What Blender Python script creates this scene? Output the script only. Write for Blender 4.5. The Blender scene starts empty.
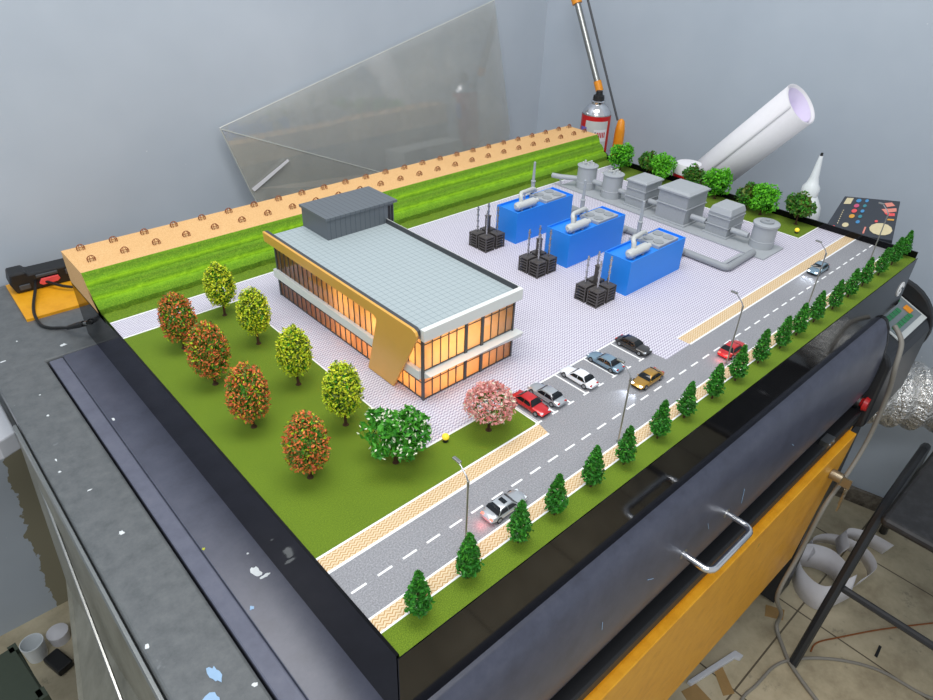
import bpy, math, random
from mathutils import Vector, Matrix
R = random.Random(7)
C = bpy.context.scene.collection
PI = math.pi

# ------------------------------------------------------------ camera, light
cam_d = bpy.data.cameras.new('camera'); cam = bpy.data.objects.new('camera', cam_d); C.objects.link(cam)
rows = ((0.73997705, -0.67199607, 0.02924458), (-0.35269721, -0.42466427, -0.83382548), (0.57274657, 0.60669724, -0.55125296))
mw = Matrix(((rows[0][0], -rows[1][0], -rows[2][0], -0.18487), (rows[0][1], -rows[1][1], -rows[2][1], -0.26412),
             (rows[0][2], -rows[1][2], -rows[2][2], 0.51817), (0, 0, 0, 1)))
cam.matrix_world = mw
cam_d.sensor_width = 36; cam_d.lens = 671.917 * 36 / 933; cam_d.clip_start = 0.01; cam_d.clip_end = 50
bpy.context.scene.camera = cam
sc = bpy.context.scene
sc.view_settings.view_transform = 'Standard'; sc.view_settings.look = 'None'
sc.view_settings.exposure = 0.0; sc.view_settings.gamma = 1; sc.view_settings.use_curve_mapping = False
w = bpy.data.worlds.new('room_ambience'); sc.world = w; w.use_nodes = True
w.node_tree.nodes['Background'].inputs[0].default_value = (0.88, 0.94, 1.0, 1)
w.node_tree.nodes['Background'].inputs[1].default_value = 0.60

def area(name, loc, target, size, energy, col=(1, 1, 1), sy=None):
    l = bpy.data.lights.new(name, 'AREA'); l.shape = 'RECTANGLE'; l.size = size; l.size_y = sy or size
    l.energy = energy; l.color = col
    o = bpy.data.objects.new(name, l); C.objects.link(o); o.location = loc
    o.rotation_euler = (Vector(target) - Vector(loc)).to_track_quat('-Z', 'Y').to_euler(); return o
area('ceiling_panel_light', (0.25, 0.25, 1.75), (0.45, 0.45, 0), 1.3, 23, (1, 0.985, 0.96), 0.7)
area('ceiling_tube_light', (-0.9, -0.7, 1.7), (0.5, 0.6, 0), 1.2, 20, (0.93, 0.97, 1), 0.4)

# ------------------------------------------------------------ materials
def srgb(r, g, b):
    f = lambda c: (c / 255) / 12.92 if c / 255 <= 0.04045 else ((c / 255 + 0.055) / 1.055) ** 2.4
    return (f(r), f(g), f(b), 1)

class NT:
    def __init__(s, name):
        s.m = bpy.data.materials.new(name); s.m.use_nodes = True
        s.t = s.m.node_tree; s.n = s.t.nodes; s.b = s.n['Principled BSDF']; s.out = s.n['Material Output']
    def node(s, ty, **k):
        n = s.n.new(ty)
        for a, v in k.items(): setattr(n, a, v)
        return n
    def link(s, a, b): s.t.links.new(a, b)
    def math(s, op, a, b=None, c=None):
        n = s.node('ShaderNodeMath', operation=op)
        for i, v in enumerate((a, b, c)):
            if v is None: continue
            if isinstance(v, (int, float)): n.inputs[i].default_value = v
            else: s.link(v, n.inputs[i])
        return n.outputs[0]
    def mix(s, f, a, b):
        n = s.node('ShaderNodeMix', data_type='RGBA')
        for i, v in ((0, f), (6, a), (7, b)):
            if isinstance(v, (int, float)): n.inputs[i].default_value = v
            elif isinstance(v, tuple): n.inputs[i].default_value = v
            else: s.link(v, n.inputs[i])
        return n.outputs[2]
    def coord(s):
        n = s.node('ShaderNodeTexCoord'); sp = s.node('ShaderNodeSeparateXYZ'); s.link(n.outputs['Object'], sp.inputs[0])
        return n.outputs['Object'], sp.outputs
    def noise(s, scale, detail=3, rough=0.6, vec=None):
        n = s.node('ShaderNodeTexNoise'); n.inputs['Scale'].default_value = scale; n.inputs['Detail'].default_value = detail
        n.inputs['Roughness'].default_value = rough
        if vec is None: vec = s.coord()[0]
        s.link(vec, n.inputs['Vector']); return n.outputs['Fac']
    def ramp(s, f, stops):
        n = s.node('ShaderNodeValToRGB'); e = n.color_ramp.elements
        while len(e) < len(stops): e.new(0.5)
        for i, (p, c) in enumerate(stops): e[i].position = p; e[i].color = c
        s.link(f, n.inputs[0]); return n.outputs[0]
    def bump(s, h, strength=0.3, dist=0.001):
        n = s.node('ShaderNodeBump'); n.inputs['Strength'].default_value = strength; n.inputs['Distance'].default_value = dist
        s.link(h, n.inputs['Height']); s.link(n.outputs[0], s.b.inputs['Normal'])
    def col(s, v):
        if isinstance(v, tuple): s.b.inputs['Base Color'].default_value = v
        else: s.link(v, s.b.inputs['Base Color'])

def mat(name, c, rough=0.5, metal=0.0, var=0.12, scale=120, emit=0, ecol=None, coat=0, spec=0.5, bump=0, trans=0):
    t = NT(name); c2 = tuple(min(1, x * (1 - var)) for x in c[:3]) + (1,); c1 = tuple(min(1, x * (1 + var)) for x in c[:3]) + (1,)
    nz = t.noise(scale)
    t.col(t.mix(nz, c2, c1)); t.b.inputs['Roughness'].default_value = rough; t.b.inputs['Metallic'].default_value = metal
    t.b.inputs['Specular IOR Level'].default_value = spec
    if coat: t.b.inputs['Coat Weight'].default_value = coat; t.b.inputs['Coat Roughness'].default_value = 0.05
    if emit: t.b.inputs['Emission Color'].default_value = ecol or c; t.b.inputs['Emission Strength'].default_value = emit
    if bump: t.bump(nz, bump, 0.012)
    if trans: t.b.inputs['Transmission Weight'].default_value = trans
    return t.m

def speckle(name, base, dark, light, scale, rough=0.9, bump=0.5, stains=None):
    t = NT(name); n1 = t.noise(scale, 4, 0.75); n2 = t.noise(scale * 0.02 + 3, 3)
    c = t.ramp(n1, [(0.3, dark), (0.5, base), (0.72, light)])
    c = t.mix(t.math('MULTIPLY', n2, 0.35), c, dark)
    if stains:
        m = t.ramp(t.noise(stains[1], 5, 0.7), [(stains[2], (0, 0, 0, 1)), (stains[2] + 0.03, (1, 1, 1, 1))])
        c = t.mix(m, c, stains[0])
    t.col(c); t.b.inputs['Roughness'].default_value = rough
    if bump: t.bump(n1, bump, 0.001)
    return t.m

def chevron(name, base, line, px, py, amp, width, second=None, rough=0.85):
    """zigzag brick rows: px = width of one zigzag, py = row pitch"""
    t = NT(name); _, xyz = t.coord()
    fx = t.math('FRACT', t.math('DIVIDE', t.math('ADD', xyz[0], 10.0), px))
    tri = t.math('ABSOLUTE', t.math('SUBTRACT', fx, 0.5))
    v = t.math('FRACT', t.math('ADD', t.math('DIVIDE', t.math('ADD', xyz[1], 10.0), py), t.math('MULTIPLY', tri, amp)))
    m = t.math('LESS_THAN', v, width)
    row = t.math('LESS_THAN', t.math('ABSOLUTE', t.math('SUBTRACT', tri, 0.25)), 0.235)
    col = t.mix(m, base, line)
    if second: col = t.mix(t.math('SUBTRACT', 1.0, row), col, second)
    n = t.noise(500, 2); col = t.mix(t.math('MULTIPLY', n, 0.25), col, line)
    t.col(col); t.b.inputs['Roughness'].default_value = rough
    return t.m

M = {}
M['lawn'] = speckle('lawn_flock', srgb(102, 128, 14), srgb(66, 92, 6), srgb(140, 164, 38), 900)
M['bank'] = speckle('bank_turf', srgb(104, 166, 10), srgb(56, 116, 4), srgb(160, 218, 40), 420, bump=1.0)
t = NT('shade_banded_turf'); vec, xyz = t.coord(); n1 = t.noise(420, 4, .75); n2 = t.noise(26, 3)
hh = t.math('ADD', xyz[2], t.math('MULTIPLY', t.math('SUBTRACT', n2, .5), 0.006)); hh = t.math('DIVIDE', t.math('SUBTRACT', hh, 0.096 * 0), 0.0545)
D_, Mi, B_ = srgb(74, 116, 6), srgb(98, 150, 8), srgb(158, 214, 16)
c = t.ramp(hh, [(0.0, srgb(88, 112, 10)), (0.05, srgb(82, 110, 8)), (0.16, D_), (0.30, Mi), (0.38, B_), (0.46, Mi), (0.58, D_), (0.66, Mi), (0.74, B_), (0.82, Mi), (0.92, D_), (1.0, Mi)])  # terrace light and shade painted into the turf colour as bands by height
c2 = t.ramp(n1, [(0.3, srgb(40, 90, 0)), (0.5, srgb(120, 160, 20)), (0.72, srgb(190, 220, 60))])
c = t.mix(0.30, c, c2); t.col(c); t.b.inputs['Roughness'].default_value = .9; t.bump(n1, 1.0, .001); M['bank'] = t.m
M['road'] = speckle('printed_asphalt', srgb(146, 146, 150), srgb(112, 112, 118), srgb(184, 184, 188), 600, 0.7, 0.1)
M['paving'] = chevron('white_paving', srgb(222, 220, 228), srgb(148, 138, 162), 0.0052, 0.0044, 1.0, 0.36, srgb(196, 190, 206))
M['walk'] = chevron('beige_paving', srgb(226, 208, 174), srgb(184, 138, 84), 0.0064, 0.0036, 1.6, 0.33, srgb(214, 186, 140))
M['white_line'] = mat('white_print', srgb(244, 244, 244), 0.6, var=0.03)
M['sand'] = speckle('sand_board', srgb(228, 182, 124), srgb(206, 156, 98), srgb(240, 202, 150), 500, 0.9, 0.15)
M['gloss_black'] = mat('gloss_black_acrylic', srgb(11, 11, 14), 0.08, var=0.05, spec=0.2)
M['black'] = mat('black_plastic', srgb(24, 24, 26), 0.45)
M['rubber'] = mat('dark_rubber', srgb(30, 30, 32), 0.7)
M['frame_grey'] = speckle('worn_grey_paint', srgb(98, 101, 103), srgb(84, 88, 90), srgb(110, 113, 114), 60, 0.42, 0.05, (srgb(128, 132, 136), 9, 0.66))
M['lid_blue'] = speckle('dark_blue_grey_paint', srgb(74, 77, 93), srgb(66, 68, 82), srgb(84, 86, 101), 30, 0.33, 0.03, (srgb(100, 102, 112), 16, 0.72))
M['lid_edge'] = speckle('pale_blue_grey_paint', srgb(98, 101, 117), srgb(90, 92, 107), srgb(108, 110, 124), 30, 0.38, 0.03, (srgb(136, 138, 146), 14, 0.72))
M['dark_metal'] = mat('dark_painted_steel', srgb(44, 46, 50), 0.4, 0.2, 0.2, 20)
M['yellow'] = speckle('yellow_enamel', srgb(232, 164, 26), srgb(214, 146, 16), srgb(240, 176, 40), 30, 0.42, 0.02, (srgb(170, 116, 24), 30, 0.7))
M['chrome'] = mat('chrome', srgb(225, 225, 228), 0.12, 1.0, 0.03)
M['steel'] = mat('brushed_steel', srgb(170, 170, 166), 0.3, 1.0, 0.1)
M['brass'] = mat('dull_nickel', srgb(170, 158, 136), 0.35, 0.9)
M['red_plastic'] = mat('red_plastic', srgb(196, 26, 30), 0.35)
M['coral'] = mat('coral_red_plastic', srgb(232, 84, 84), 0.4)
M['panel_white'] = mat('off_white_panel', srgb(198, 202, 200), 0.45, var=0.04)
M['panel_grey'] = mat('grey_keypad', srgb(118, 128, 132), 0.45)
M['button_green'] = mat('green_button', srgb(40, 128, 76), 0.4)
M['orange'] = mat('orange_plastic', srgb(232, 146, 30), 0.4)
M['paint_white'] = mat('dried_white_paint', srgb(222, 226, 228), 0.6)
M['paint_blue'] = mat('dried_pale_blue_paint', srgb(150, 182, 214), 0.6)
M['paint_yellow'] = mat('dried_yellow_paint', srgb(186, 190, 60), 0.6)
M['paper'] = mat('white_paper', srgb(226, 224, 228), 0.75, var=0.03)
M['paper_in'] = mat('pale_lilac_paper', srgb(216, 206, 232), 0.75, var=0.03)
M['cable'] = mat('black_cable', srgb(20, 20, 20), 0.4)
M['hose'] = mat('grey_hose', srgb(134, 130, 122), 0.55)
M['kraft'] = mat('brown_tape', srgb(158, 126, 78), 0.7)
M['foil'] = mat('aluminium_foil', srgb(222, 220, 216), 0.25, 0.8, 0.10, 70, bump=1.0)
M['leather'] = speckle('worn_black_vinyl', srgb(34, 34, 36), srgb(24, 24, 26), srgb(50, 50, 54), 40, 0.55, 0.1, (srgb(140, 140, 140), 45, 0.745))
M['dark_green'] = mat('dark_green_plastic', srgb(52, 62, 50), 0.6)
M['white_metal'] = mat('white_enamel', srgb(206, 208, 214), 0.35, var=0.04)
M['olive_metal'] = speckle('bare_olive_grey_metal', srgb(122, 120, 108), srgb(102, 100, 88), srgb(142, 140, 128), 14, 0.45, 0.05)
M['mark_brown'] = mat('burnt_brown', srgb(136, 78, 36), 0.7)
# model building
M['roof_tile'] = None
t = NT('pale_grey_roof_tiles'); vec, xyz = t.coord()
def grid(t, xyz, px, py, wd):
    a = t.math('LESS_THAN', t.math('FRACT', t.math('DIVIDE', t.math('ADD', xyz[0], 10.0), px)), wd / px)
    b = t.math('LESS_THAN', t.math('FRACT', t.math('DIVIDE', t.math('ADD', xyz[1], 10.0), py)), wd / py)
    return t.math('MAXIMUM', a, b)
t.col(t.mix(grid(t, xyz, 0.0093, 0.0093, 0.0007), srgb(166, 177, 180), srgb(128, 142, 147))); t.b.inputs['Roughness'].default_value = 0.5
M['roof_tile'] = t.m
t = NT('corrugated_dark_grey'); vec, xyz = t.coord()
t.col(t.mix(grid(t, xyz, 0.0088, 5.0, 0.0008), srgb(98, 104, 110), srgb(70, 76, 82))); t.b.inputs['Roughness'].default_value = 0.5
M['corrugated'] = t.m
t = NT('stepped_light_grey'); vec, xyz = t.coord()
hs = t.math('LESS_THAN', t.math('FRACT', t.math('DIVIDE', t.math('ADD', xyz[2], 10.0), 0.0022)), 0.3)
t.col(t.mix(hs, srgb(160, 164, 168), srgb(142, 146, 150))); t.b.inputs['Roughness'].default_value = 0.55
M['filter_grey'] = t.m
M['white_fascia'] = mat('white_fascia', srgb(226, 228, 224), 0.45, var=0.03)
M['gold'] = mat('gold_panel', srgb(222, 168, 78), 0.32, 0.05, 0.04, 60)
M['dark_grey'] = mat('dark_grey_plastic', srgb(66, 68, 72), 0.5)
M['mullion'] = mat('grey_mullion', srgb(78, 80, 82), 0.45)
M['inner_wall'] = mat('warm_card', srgb(246, 206, 156), 0.9, var=0.04)
t = NT('tinted_window'); t.n.remove(t.b)
tl = t.node('ShaderNodeBsdfTranslucent'); tl.inputs[0].default_value = srgb(255, 222, 178)
gl = t.node('ShaderNodeBsdfGlossy'); gl.inputs['Roughness'].default_value = 0.04; gl.inputs[0].default_value = (.8, .85, .9, 1)
df = t.node('ShaderNodeBsdfDiffuse'); df.inputs[0].default_value = srgb(120, 104, 88)
nz = t.noise(60, 2)
m0 = t.node('ShaderNodeMixShader'); m0.inputs[0].default_value = 0.16; t.link(tl.outputs[0], m0.inputs[1]); t.link(df.outputs[0], m0.inputs[2])
m1 = t.node('ShaderNodeMixShader'); t.link(t.math('MULTIPLY', nz, 0.22), m1.inputs[0]); t.link(m0.outputs[0], m1.inputs[1]); t.link(gl.outputs[0], m1.inputs[2])
t.link(m1.outputs[0], t.out.inputs[0]); M['window'] = t.m
M['blue'] = mat('bright_blue_print', srgb(36, 136, 236), 0.45, var=0.03)
M['model_grey'] = mat('light_grey_print', srgb(166, 170, 174), 0.5, var=0.04)
M['model_grey2'] = mat('mid_grey_print', srgb(146, 150, 154), 0.5, var=0.04)
M['pale_pipe'] = mat('pale_grey_pipe', srgb(196, 198, 196), 0.4, var=0.04)
M['charcoal'] = mat('charcoal_print', srgb(78, 73, 71), 0.5)
M['clamp'] = mat('shiny_wire', srgb(190, 190, 192), 0.25, 0.9)
M['trunk'] = mat('brown_trunk', srgb(70, 44, 24), 0.85)
def leafm(n, r, g, b): M[n] = mat(n, srgb(r, g, b), 0.6, var=0.35, scale=700)
leafm('leaf_green', 66, 148, 28); leafm('leaf_dark', 44, 98, 22); leafm('leaf_conifer', 44, 126, 28); leafm('leaf_bright', 100, 190, 26)
leafm('leaf_lime', 186, 210, 30); leafm('leaf_yellow', 226, 230, 50); leafm('leaf_orange', 232, 124, 58); leafm('leaf_rust', 206, 92, 52)
leafm('leaf_olive', 96, 116, 34); leafm('petal_white', 228, 240, 200); leafm('petal_pink', 232, 166, 158); leafm('petal_rose', 214, 126, 122)
def carp(n, r, g, b, metal=0.5): M[n] = mat(n, srgb(r, g, b), 0.28, metal, 0.04, coat=0.7)
carp('car_red', 200, 32, 36, 0.2); carp('car_silver', 186, 190, 194, 0.5); carp('car_white', 236, 238, 242, 0.0)
carp('car_lightblue', 132, 158, 176, 0.45); carp('car_black', 62, 60, 60, 0.4); carp('car_gold', 182, 138, 54, 0.5)
M['car_glass'] = mat('dark_car_glass', srgb(22, 26, 30), 0.08)
M['hub'] = mat('wheel_hub', srgb(150, 152, 156), 0.3, 0.8)
M['lamp_white'] = mat('clear_lamp', srgb(220, 226, 232), 0.2)
M['lamp_on'] = mat('lit_headlamp', srgb(240, 245, 255), 0.2, emit=6)
M['tail'] = mat('tail_lamp', srgb(180, 30, 30), 0.3)
M['tail_on'] = mat('lit_tail_lamp', srgb(255, 110, 90), 0.3, emit=1.6)
M['glow_yellow'] = mat('lit_yellow_globe', srgb(255, 214, 60), 0.4, emit=0.45)
# room
t = NT('blue_grey_wall_paint_shaded'); n1 = t.noise(2.2, 4); n2 = t.noise(90, 3)
c = t.ramp(n1, [(0.3, srgb(166, 176, 188)), (0.7, srgb(180, 189, 199))])  # right wall: its weaker light put into a darker copy of the paint
sp = t.ramp(t.noise(55, 2), [(0.77, (0, 0, 0, 1)), (0.79, (1, 1, 1, 1))])
c = t.mix(sp, c, srgb(212, 216, 220)); t.col(c); t.b.inputs['Roughness'].default_value = 0.6; t.bump(n2, 0.06, 0.001)
M['wall'] = t.m
t = NT('blue_grey_wall_paint_ragged_lit'); vec, xyz = t.coord(); n1 = t.noise(2.2, 4)
c = t.ramp(n1, [(0.3, srgb(174, 183, 193)), (0.7, srgb(188, 196, 205))])  # back wall: its stronger light put into a paler copy of the paint
edge = t.math('ADD', t.math('MULTIPLY', xyz[2], 0.07), t.math('MULTIPLY', t.noise(26, 4), 0.05))
ms = t.math('MULTIPLY', t.math('GREATER_THAN', xyz[0], t.math('ADD', edge, -0.17)), t.math('LESS_THAN', xyz[2], -0.36))
sp = t.ramp(t.noise(55, 2), [(0.77, (0, 0, 0, 1)), (0.79, (1, 1, 1, 1))])
c = t.mix(sp, c, srgb(212, 216, 220))
c = t.mix(ms, c, srgb(140, 134, 112)); t.col(c); t.b.inputs['Roughness'].default_value = 0.6; t.bump(t.noise(90, 3), 0.06, 0.001)
M['wall_back'] = t.m
t = NT('dirty_beige_floor'); vec, xyz = t.coord()
g = grid(t, xyz, 0.31, 0.31, 0.004); n1 = t.noise(6, 6, 0.7); n2 = t.noise(40, 4)
c = t.ramp(n1, [(0.3, srgb(146, 134, 110)), (0.5, srgb(184, 172, 144)), (0.7, srgb(204, 192, 164))])
dirt = t.ramp(t.noise(13, 6, 0.8), [(0.6, (0, 0, 0, 1)), (0.68, (1, 1, 1, 1))])
c = t.mix(t.math('MULTIPLY', dirt, 0.5), c, srgb(96, 92, 84)); c = t.mix(g, c, srgb(92, 82, 66))
t.col(c); t.b.inputs['Roughness'].default_value = 0.5; M['floor'] = t.m
M['rubble'] = speckle('mottled_skirting', srgb(112, 104, 92), srgb(70, 64, 56), srgb(150, 142, 130), 30, 0.9, 0.4)
# clear film
t = NT('clear_film'); t.n.remove(t.b)
tr = t.node('ShaderNodeBsdfTransparent'); tr.inputs[0].default_value = (.95, .95, .945, 1)
gl = t.node('ShaderNodeBsdfGlossy'); gl.inputs['Roughness'].default_value = 0.06; gl.inputs[0].default_value = (.9, .9, .9, 1)
df = t.node('ShaderNodeBsdfDiffuse'); df.inputs[0].default_value = srgb(206, 206, 198)
m0 = t.node('ShaderNodeMixShader'); t.link(t.math('MULTIPLY', t.noise(5, 3), 0.50), m0.inputs[0]); t.link(tr.outputs[0], m0.inputs[1]); t.link(df.outputs[0], m0.inputs[2])
m1 = t.node('ShaderNodeMixShader'); m1.inputs[0].default_value = 0.07; t.link(m0.outputs[0], m1.inputs[1]); t.link(gl.outputs[0], m1.inputs[2])
t.link(m1.outputs[0], t.out.inputs[0]); M['film'] = t.m
M['film_edge'] = mat('film_edge', srgb(196, 198, 192), 0.3)
M['translucent'] = mat('milky_plastic', srgb(226, 230, 232), 0.35, var=0.02)

# ------------------------------------------------------------ mesh builder
class MB:
    def __init__(s): s.v = []; s.f = []; s.m = []
    def add(s, vs, fs, mi=0):
        o = len(s.v); s.v += [tuple(p) for p in vs]; s.f += [tuple(i + o for i in f) for f in fs]; s.m += [mi] * len(fs); return s
    def box(s, x0, x1, y0, y1, z0, z1, mi=0):
        return s.add([(x0, y0, z0), (x1, y0, z0), (x1, y1, z0), (x0, y1, z0), (x0, y0, z1), (x1, y0, z1), (x1, y1, z1), (x0, y1, z1)],
                     [(3, 2, 1, 0), (4, 5, 6, 7), (0, 1, 5, 4), (1, 2, 6, 5), (2, 3, 7, 6), (3, 0, 4, 7)], mi)
    def cbox(s, c, sx, sy, sz, rz=0, mi=0, top=1.0):
        vs = []
        for z in (0, 1):
            k = top if z else 1
            for a, b in ((-1, -1), (1, -1), (1, 1), (-1, 1)):
                x = a * sx / 2 * k; y = b * sy / 2 * k
                vs.append((c[0] + x * math.cos(rz) - y * math.sin(rz), c[1] + x * math.sin(rz) + y * math.cos(rz), c[2] + z * sz))
        return s.add(vs, [(3, 2, 1, 0), (4, 5, 6, 7), (0, 1, 5, 4), (1, 2, 6, 5), (2, 3, 7, 6), (3, 0, 4, 7)], mi)
    def extr(s, poly, ax, a, b, mi=0):
        """poly 2D extruded along ax ('x': poly=(y,z), 'y': (x,z), 'z': (x,y))"""
        n = len(poly)
        def P(p, t): return (t, p[0], p[1]) if ax == 'x' else (p[0], t, p[1]) if ax == 'y' else (p[0], p[1], t)
        vs = [P(p, a) for p in poly] + [P(p, b) for p in poly]
        fs = [tuple(range(n - 1, -1, -1)), tuple(range(n, 2 * n))] + [(i, (i + 1) % n, n + (i + 1) % n, n + i) for i in range(n)]
        return s.add(vs, fs, mi)
    def tube(s, pts, r, n=8, mi=0, cap=True):
        pts = [Vector(p) for p in pts]; rs = r if isinstance(r, (list, tuple)) else [r] * len(pts)
        up = None; o = len(s.v); vs = []
        for i, p in enumerate(pts):
            d = (pts[min(i + 1, len(pts) - 1)] - pts[max(i - 1, 0)]).normalized()
            if up is None:
                up = Vector((0, 0, 1)) if abs(d.z) < 0.9 else Vector((1, 0, 0))
            a = d.cross(up)
            a.normalize(); b = a.cross(d).normalized(); up = b
            for k in range(n):
                t_ = 2 * PI * k / n; vs.append(p + (a * math.cos(t_) + b * math.sin(t_)) * rs[i])
        fs = []
        for i in range(len(pts) - 1):
            for k in range(n):
                fs.append((i * n + k, i * n + (k + 1) % n, (i + 1) * n + (k + 1) % n, (i + 1) * n + k))
        if cap: fs += [tuple(range(n - 1, -1, -1)), tuple(range((len(pts) - 1) * n, len(pts) * n))]
        return s.add(vs, fs, mi)
    def lathe(s, prof, c=(0, 0, 0), n=24, mi=0):
        vs = []; fs = []
        for r, z in prof:
            for k in range(n): vs.append((c[0] + r * math.cos(2 * PI * k / n), c[1] + r * math.sin(2 * PI * k / n), c[2] + z))
        for i in range(len(prof) - 1):
            for k in range(n): fs.append((i * n + k, i * n + (k + 1) % n, (i + 1) * n + (k + 1) % n, (i + 1) * n + k))
        fs += [tuple(range(n - 1, -1, -1)), tuple(range((len(prof) - 1) * n, len(prof) * n))]
        return s.add(vs, fs, mi)
    def build(s, name, mats, parent=None, smooth=False, bevel=0, seg=2):
        me = bpy.data.meshes.new(name); me.from_pydata(s.v, [], s.f); me.validate()
        if not isinstance(mats, (list, tuple)): mats = [mats]
        for m_ in mats: me.materials.append(M[m_] if isinstance(m_, str) else m_)
        if len(me.polygons) == len(s.m): me.polygons.foreach_set('material_index', s.m)
        if smooth: me.polygons.foreach_set('use_smooth', [True] * len(me.polygons))
        o = bpy.data.objects.new(name, me); C.objects.link(o)
        if parent: o.parent = parent
        if bevel:
            b = o.modifiers.new('bevel', 'BEVEL'); b.width = bevel; b.segments = seg; b.limit_method = 'ANGLE'; b.angle_limit = 0.6
        if smooth:
            try: me.set_sharp_from_angle(angle=0.7)
            except Exception: pass
        return o

def tag(o, label=None, cat=None, group=None, kind=None):
    if label: o['label'] = label
    if cat: o['category'] = cat
    if group: o['group'] = group
    if kind: o['kind'] = kind
    return o
def thing(name, loc, label, cat, group=None, rz=0):
    o = bpy.data.objects.new(name, None); C.objects.link(o); o.location = loc; o.rotation_euler = (0, 0, rz)
    o.empty_display_size = 0.01
    return tag(o, label, cat, group)
def dup(root, loc, label, rz=None, group=None, scale=None):
    def cp(o, par):
        c_ = o.copy(); C.objects.link(c_)
        if par: c_.parent = par
        for ch in list(o.children): cp(ch, c_)
        return c_
    kids = list(root.children)
    r = root.copy(); C.objects.link(r); r.location = loc; r['label'] = label
    for ch in kids: cp(ch, r)
    if rz is not None: r.rotation_euler = (0, 0, rz)
    if group: r['group'] = group
    if scale: r.scale = scale
    return r
ORD = ['first', 'second', 'third', 'fourth', 'fifth', 'sixth', 'seventh', 'eighth', 'ninth', 'tenth', 'eleventh', 'twelfth', 'thirteenth',
       'fourteenth', 'fifteenth', 'sixteenth', 'seventeenth', 'eighteenth', 'nineteenth', 'twentieth', 'twenty-first', 'twenty-second',
       'twenty-third', 'twenty-fourth', 'twenty-fifth']

# ------------------------------------------------------------ room
FZ = -0.93
WX = lambda y: 1.395 + (1.13 - y) * 0.235          # right wall runs slightly askew
tag(MB().box(-1.6, 2.2, -1.6, 1.2, FZ - 0.02, FZ).build('floor', 'floor'), kind='structure')
tag(MB().box(-1.6, 1.41, 1.13, 1.2, FZ, 1.9).build('wall_back', 'wall_back'), kind='structure')
y0 = -1.6
tag(MB().extr([(WX(1.2), 1.2), (WX(y0), y0), (WX(y0) + 0.06, y0), (WX(1.2) + 0.06, 1.2)], 'z', FZ, 1.9).build('wall_right', 'wall'), kind='structure')
tag(MB().extr([(WX(1.13) - 0.001, 1.13), (WX(y0) - 0.001, y0), (WX(y0) - 0.013, y0), (WX(1.13) - 0.013, 1.13)], 'z', FZ, FZ + 0.05).build('baseboard_right', 'rubble'), kind='structure')

# ------------------------------------------------------------ laser cutter
H = 0.096
lc = thing('laser_cutter', (0.5, 0.4, FZ), 'large dark grey laser cutting machine with yellow front carrying the model', 'machine')
def LP(mb, name, mats, par=None, **k):       # part given in world coordinates
    o = mb.build(name, mats, par or lc, **k)
    if par is None: o.location = (-0.5, -0.4, -FZ)
    return o
LP(MB().extr([(-0.147, -0.05), (-0.0755, -0.05), (-0.0755, 0.812), (1.352, 0.812), (1.352, 1.125), (-0.147, 1.125)], 'z', -0.135, -H), 'top_frame', 'frame_grey', bevel=0.003)
LP(MB().box(-0.143, 1.12, 0.0, 1.12, FZ + 0.20, -0.31).box(-0.143, -0.082, -0.045, 1.12, -0.31, -0.135).box(-0.0755, 1.12, 0.86, 1.12, -0.31, -0.135), 'cabinet', 'dark_metal')
side = LP(MB().add([(-0.149, 0.70, -0.125), (-0.149, 0.0, -0.125), (-0.176, 0.0, -0.30), (-0.226, 0.36, -0.36), (-0.17, 0.62, -0.36)],
                   [(0, 1, 2, 3, 4)]), 'side_panel', 'olive_metal')
md = side.modifiers.new('thick', 'SOLIDIFY'); md.thickness = 0.004
LP(MB().tube([(-0.152, 0.66, -0.16), (-0.185, 0.2, -0.27)], 0.0022, 6).tube([(-0.151, 0.70, -0.118), (-0.151, 0.0, -0.118)], 0.0035, 6), 'edge_strip', 'steel')
# lid
prof = [(0.81, -H), (-0.004, -H), (-0.010, -0.100), (-0.018, -0.115), (-0.025, -0.14), (-0.029, -0.175), (-0.030, -0.21), (-0.028, -0.245), (-0.020, -0.275),
        (-0.008, -0.292), (0.0, -0.296), (0.05, -0.296), (0.81, -0.14)]
lid = LP(MB().extr(prof, 'x', -0.052, 1.118), 'lid', 'lid_blue', smooth=True, bevel=0.001)
LP(MB().extr([(y, z - 0.002) for y, z in prof], 'x', -0.0725, -0.052), 'lid_border', 'lid_edge', lid, bevel=0.002)
LP(MB().extr([(y, z + 0.001 if y < 0.8 else z) for y, z in prof], 'x', 1.118, 1.130), 'lid_end_cap', 'black', lid, bevel=0.002)
hd = MB()
hp = [(0.449, -0.016, -0.197)]
for a in range(5): hp.append((0.449 + 0.012 * (1 - math.cos(a * PI / 8)), -0.058 - 0.012 * math.sin(a * PI / 8), -0.197))
for a in range(5): hp.append((0.560 - 0.012 + 0.012 * math.sin(a * PI / 8), -0.058 - 0.012 * math.cos(a * PI / 8), -0.197))
hp.append((0.560, -0.016, -0.197))
hd.tube(hp, 0.0047, 12)
LP(hd, 'handle', 'chrome', lid, smooth=True)
for wx in (.449, .56): LP(MB().tube([(wx, -0.030, -0.197), (wx, -0.024, -0.197)], 0.008, 14), 'handle_washer', 'steel', lid)
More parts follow.
